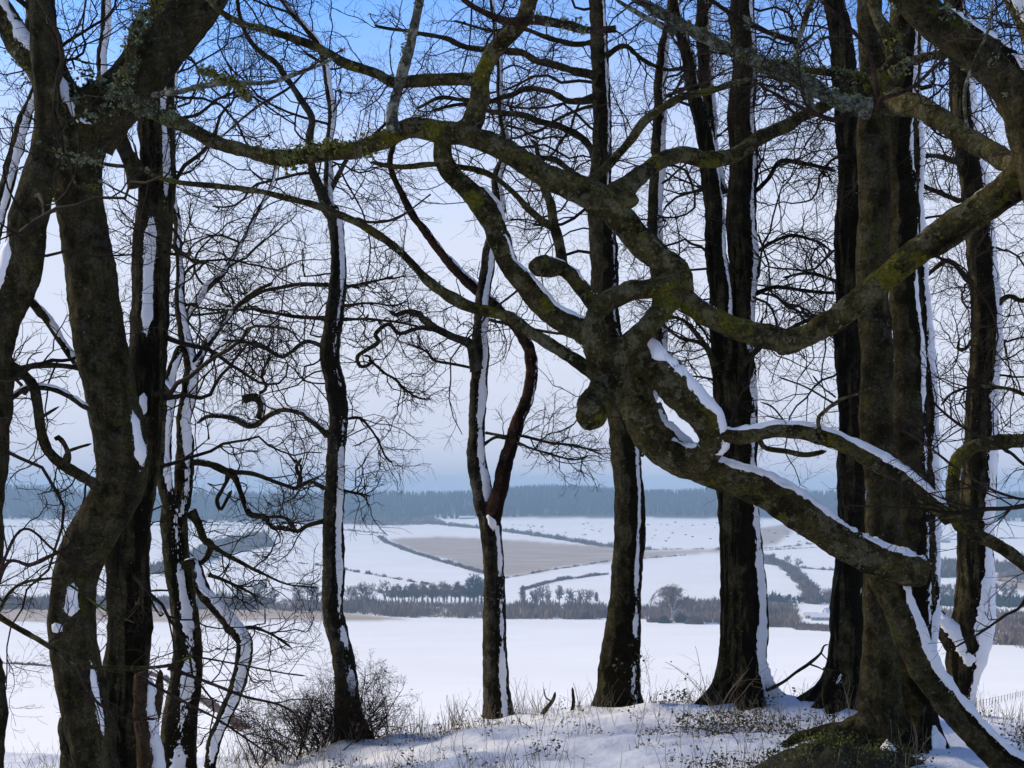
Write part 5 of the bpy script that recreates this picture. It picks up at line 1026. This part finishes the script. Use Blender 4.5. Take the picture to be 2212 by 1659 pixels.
shrublet(1390, 12.0, .62, 5, 'thin sapling with seed heads right of the centre-right trunk', balls=14)
shrublet(1548, 11.4, .66, 7, 'pale drooping dead stalks before the twin-stemmed beech', 'dry_stalk', 'dead_stalks', .55, (3,), 6, .07)
shrublet(1852, 10.6, .55, 5, 'dead stalks between the two right trunks', 'dry_stalk', 'dead_stalks', .35, (2,), 0, .06)
shrublet(610, 11.6, .6, 9, 'tall thin twigs left of the leafless shrub', 'twig', 'sapling', .5, (4, 3))
shrublet(560, 11.3, .42, 7, 'short twigs beside the drooping snowy limb', 'twig', 'sapling', .6, (4, 2))
shrublet(850, 12.4, .4, 8, 'low twiggy tuft right of the leafless shrub', 'dry_stalk', 'sapling', .6, (4, 2))
shrublet(980, 12.6, .34, 8, 'short pale stalks left of the centre trunk', 'dry_stalk', 'dead_stalks', .5, (3,))
shrublet(1800, 11.0, .4, 4, 'small twiggy plant left of the big right trunk', 'twig', 'sapling', .6, (3,))
# dead sticks
def stick(paths, label, Y, m='trunk'):
    p = on_ground(paths[0][0][0], Y); T = empty('dead_stick', p, label, 'stick')
    for pt in paths: limb(T, 'stick' if pt is paths[0] else 'side_twig', pt, Y, m, lump=.12)
stick([[(1148, 1585, 7), (1165, 1555, 8), (1180, 1530, 9), (1195, 1512, 8), (1200, 1495, 5)], [(1190, 1515, 3), (1178, 1505, 3), (1174, 1485, 2)]], 'dead forked stick, left one of two standing on the crest', 12.0)
stick([[(1190, 1580, 8), (1215, 1555, 8), (1232, 1540, 9), (1238, 1520, 8), (1237, 1485, 6)], [(1226, 1546, 6), (1240, 1542, 4)]], 'dead bent stick, right one of two standing on the crest', 12.0)
stick([[(1655, 1492, 7), (1690, 1474, 7), (1720, 1452, 7), (1750, 1432, 7), (1772, 1412, 6), (1780, 1395, 4), (1790, 1392, 3)], [(1748, 1434, 4), (1775, 1445, 3), (1788, 1458, 2)], [(1775, 1412, 3), (1790, 1428, 2)]], 'bare dead bough leaning out right of the twin-stemmed beech', 11.8)
# thin near twigs crossing the lower left
p = on_ground(-60, 6.9)
T = empty('near_sapling', p, 'sapling with thin twigs crossing the lower left trunks', 'sapling')
cr = Crown()
_, w1 = limb(T, 'stem', [(-70, 1900, 30), (-60, 1700, 26), (-40, 1500, 22), (-30, 1350, 18)], 6.9, 'mossy')
for pt in ([(-36, 1300, 12), (10, 1340, 12), (84, 1381, 12), (168, 1435, 11), (269, 1442, 9), (363, 1439, 8), (420, 1415, 5)],
           [(363, 1442, 8), (437, 1469, 7), (521, 1502, 6), (605, 1523, 5), (655, 1556, 3)],
           [(168, 1435, 8), (202, 1509, 7), (269, 1550, 6), (336, 1553, 5)],
           [(300, 1462, 7), (403, 1519, 6), (470, 1553, 5), (538, 1600, 4), (605, 1644, 3)],
           [(-40, 1420, 8), (20, 1281, 7), (101, 1250, 6), (151, 1264, 5), (230, 1320, 4), (290, 1345, 3)],
           [(-36, 1400, 9), (10, 1224, 8), (67, 1220, 9), (112, 1200, 8), (150, 1180, 5)],
           [(-40, 1350, 8), (40, 1150, 6), (120, 1190, 5), (200, 1240, 4), (270, 1290, 3)],
           [(420, 1418, 4), (520, 1436, 4), (600, 1452, 3), (660, 1460, 3)]):
    _, w = limb(T, 'branch', pt, 6.8, 'pink' if len(pt) < 6 else 'mossy', wig=.12); cr.along(w, (9, 4, 2), scale=.5, thin=.6, kink=(.16, .16, .14))
o = cr.done(T, 'twig', 'crown')
# broken stump between the left trunks
p = on_ground(312, 9.0)
T = empty('broken_stump', p, 'jagged brown broken stump between the left trunks, snow on its right', 'stump')
limb(T, 'wood', [(325, 1730, 70), (322, 1660, 54), (316, 1600, 48), (312, 1530, 42), (308, 1480, 38), (303, 1450, 24)], 9.0, 'stump', lump=.16, cut=True, snow=(.03, 40, .9, 70))
limb(T, 'splinter', [(332, 1600, 24), (336, 1540, 22), (342, 1490, 20), (348, 1448, 12)], 9.05, 'stump', lump=.18)
# roots and mossy mound under the big right trunk
p = on_ground(1830, 8.6)
T = empty('root_mound', p, 'dark mossy root mound spreading left from the big right trunk', 'roots')
g1 = np.linspace(0, 2*PI, 40, endpoint=False); rows = []
for q, (fr, hh_) in enumerate(((1., -.06), (.92, .01), (.75, .07), (.55, .12), (.3, .17), (.08, .19))):
    rr = fr*(1+.16*np.sin(3*g1+1)+.10*np.sin(7*g1)+.06*np.sin(13*g1)); x_ = p[0]-.12+np.cos(g1)*rr*.50; y_ = p[1]-.05+np.sin(g1)*rr*.36
    rows.append(np.stack([x_, y_, zg(x_, y_)+hh_+.02*np.sin(9*g1+q)], 1))
v = np.vstack(rows); i = np.arange(5)[:, None]*40; j = np.arange(40)[None]
build('mound', v, np.stack([i+j, i+(j+1) % 40, i+40+(j+1) % 40, i+40+j], -1).reshape(-1, 4), M['soil'], T)
for pt in ([(1890, 1560, 60), (1830, 1590, 46), (1770, 1620, 36), (1700, 1650, 26), (1640, 1670, 16)], [(1880, 1590, 50), (1840, 1640, 44), (1790, 1680, 34)], [(1880, 1560, 40), (1800, 1575, 30), (1740, 1588, 22), (1690, 1612, 14)]):
    limb(T, 'root', pt, 8.75, 'trunk', lump=.2, rough=2.)
c_ = v[rng.integers(0, len(v), 700)]; n_ = 700*8; cc = np.repeat(c_, 8, 0)+rng.normal(0, .03, (n_, 3)); u = rng.normal(0, .008, (n_, 2, 3)); u[:, :, 2] = np.abs(u[:, :, 2])*1.4
tag(build('moss', np.stack([cc, cc+u[:, 0], cc+u[:, 1]], 1).reshape(-1, 3), np.arange(n_*3).reshape(-1, 3), M['moss'], T, False), kind='stuff')
# snow heaps caught on the trunks
# dry grass on the crest and over the snow
def scatter(n, pxr, Yr, power=1.):
    px = rng.uniform(*pxr, n*3); Y_ = Yr[0]+(Yr[1]-Yr[0])*rng.uniform(0, 1, n*3)**power; x_ = (px-CX)/F*Y_
    k = np.argsort(-(vnoise(np.stack([x_*1.6, Y_*1.6, x_*0], 1))+.6*vnoise(np.stack([x_*4.5, Y_*4.5, x_*0+5], 1))+rng.normal(0, .35, n*3)))[:n]; x_, Y_ = x_[k], Y_[k]
    return np.stack([x_, Y_, zg(x_, Y_)], 1)
b_ = np.vstack([scatter(620, (450, 1320), (11.4, 13.6)), scatter(400, (-60, 500), (8.0, 13.2)), scatter(1100, (500, 2000), (8.2, 12.8)), scatter(260, (450, 1250), (8.2, 10)), scatter(160, (1300, 2300), (12, 13.8)), scatter(220, (2060, 2330), (9.2, 13.6))])
n_ = len(b_); b_[:, 2] -= .02
d = np.stack([rng.normal(0, .28, n_), rng.normal(0, .28, n_), np.ones(n_)], 1)
pts = wander(b_, d, rng.uniform(.05, .30, n_)*rng.choice([1, 1, .6, 1.25], n_), 6, .10); rd = rng.uniform(.0012, .0030, n_)[:, None]*np.linspace(1, .5, 6)[None]
v, f = tubes(pts, rd, 3)
tag(build('dry_grass', v, f, M['dry_stalk'], None), 'dry grass stalks poking through the snow on the crest', kind='stuff')
# ivy and bramble sprigs, leaf litter
def leaves(c, sz, per, spread, m, name, label, lift=.02, flat=False):
    n_ = len(c)*per; cc = np.repeat(c, per, 0)+rng.normal(0, 1, (n_, 3))*np.array([spread, spread, spread*(.1 if flat else .8)]); cc[:, 2] = np.maximum(cc[:, 2], zg(cc[:, 0], cc[:, 1])+.004)+(0 if flat else lift*rng.uniform(0, 1, n_))
    a = norm(rng.normal(0, 1, (n_, 3))*np.array([1, 1, .25 if flat else .7])); s_ = (sz*rng.uniform(.5, 1.3, n_))[:, None]; b2_ = norm(np.cross(a, np.array([0, 0, 1.])+rng.normal(0, .45, (n_, 3))))
    nn_ = np.cross(a, b2_)
    q = np.stack([cc-a*s_, cc+b2_*s_*.55+nn_*s_*.25, cc+a*s_, cc-b2_*s_*.55+nn_*s_*.25], 1).reshape(-1, 3); i = np.arange(n_)[:, None]*4
    return tag(build(name, q, np.vstack([i+np.array([[0, 1, 2]]), i+np.array([[0, 2, 3]])]), M[m], None, False), label, kind='stuff')
leaves(np.vstack([scatter(130, (620, 2000), (8.3, 12.6)), scatter(110, (1450, 2000), (8.6, 12.4)), scatter(36, (2080, 2300), (9, 12.8))]), .015, 13, .030, 'bramble_leaf', 'ivy_sprigs', 'small dark ivy and bramble sprigs over the snow', .10)
leaves(np.vstack([scatter(900, (500, 2000), (8.3, 12.8)), scatter(600, (1400, 1950), (8.3, 12.4)), scatter(80, (2080, 2300), (9, 12.8))]), .013, 3, .05, 'brown_leaf', 'leaf_litter', 'fallen brown leaves lying on the snow', .005, True)
b_ = np.vstack([scatter(70, (880, 2000), (8.3, 12.4))]); n_ = len(b_)
pts = wander(b_, rng.normal(0, 1, (n_, 3))*np.array([1, 1, .15]), rng.uniform(.08, .28, n_), 6, .14); pts[:, :, 2] = np.maximum(pts[:, :, 2], zg(pts[:, :, 0], pts[:, :, 1])+.004)
v, f = tubes(pts, np.full((n_, 6), .0028), 3); tag(build('fallen_twigs', v, f, M['twig'], None), 'small fallen twigs on the snow', kind='stuff')
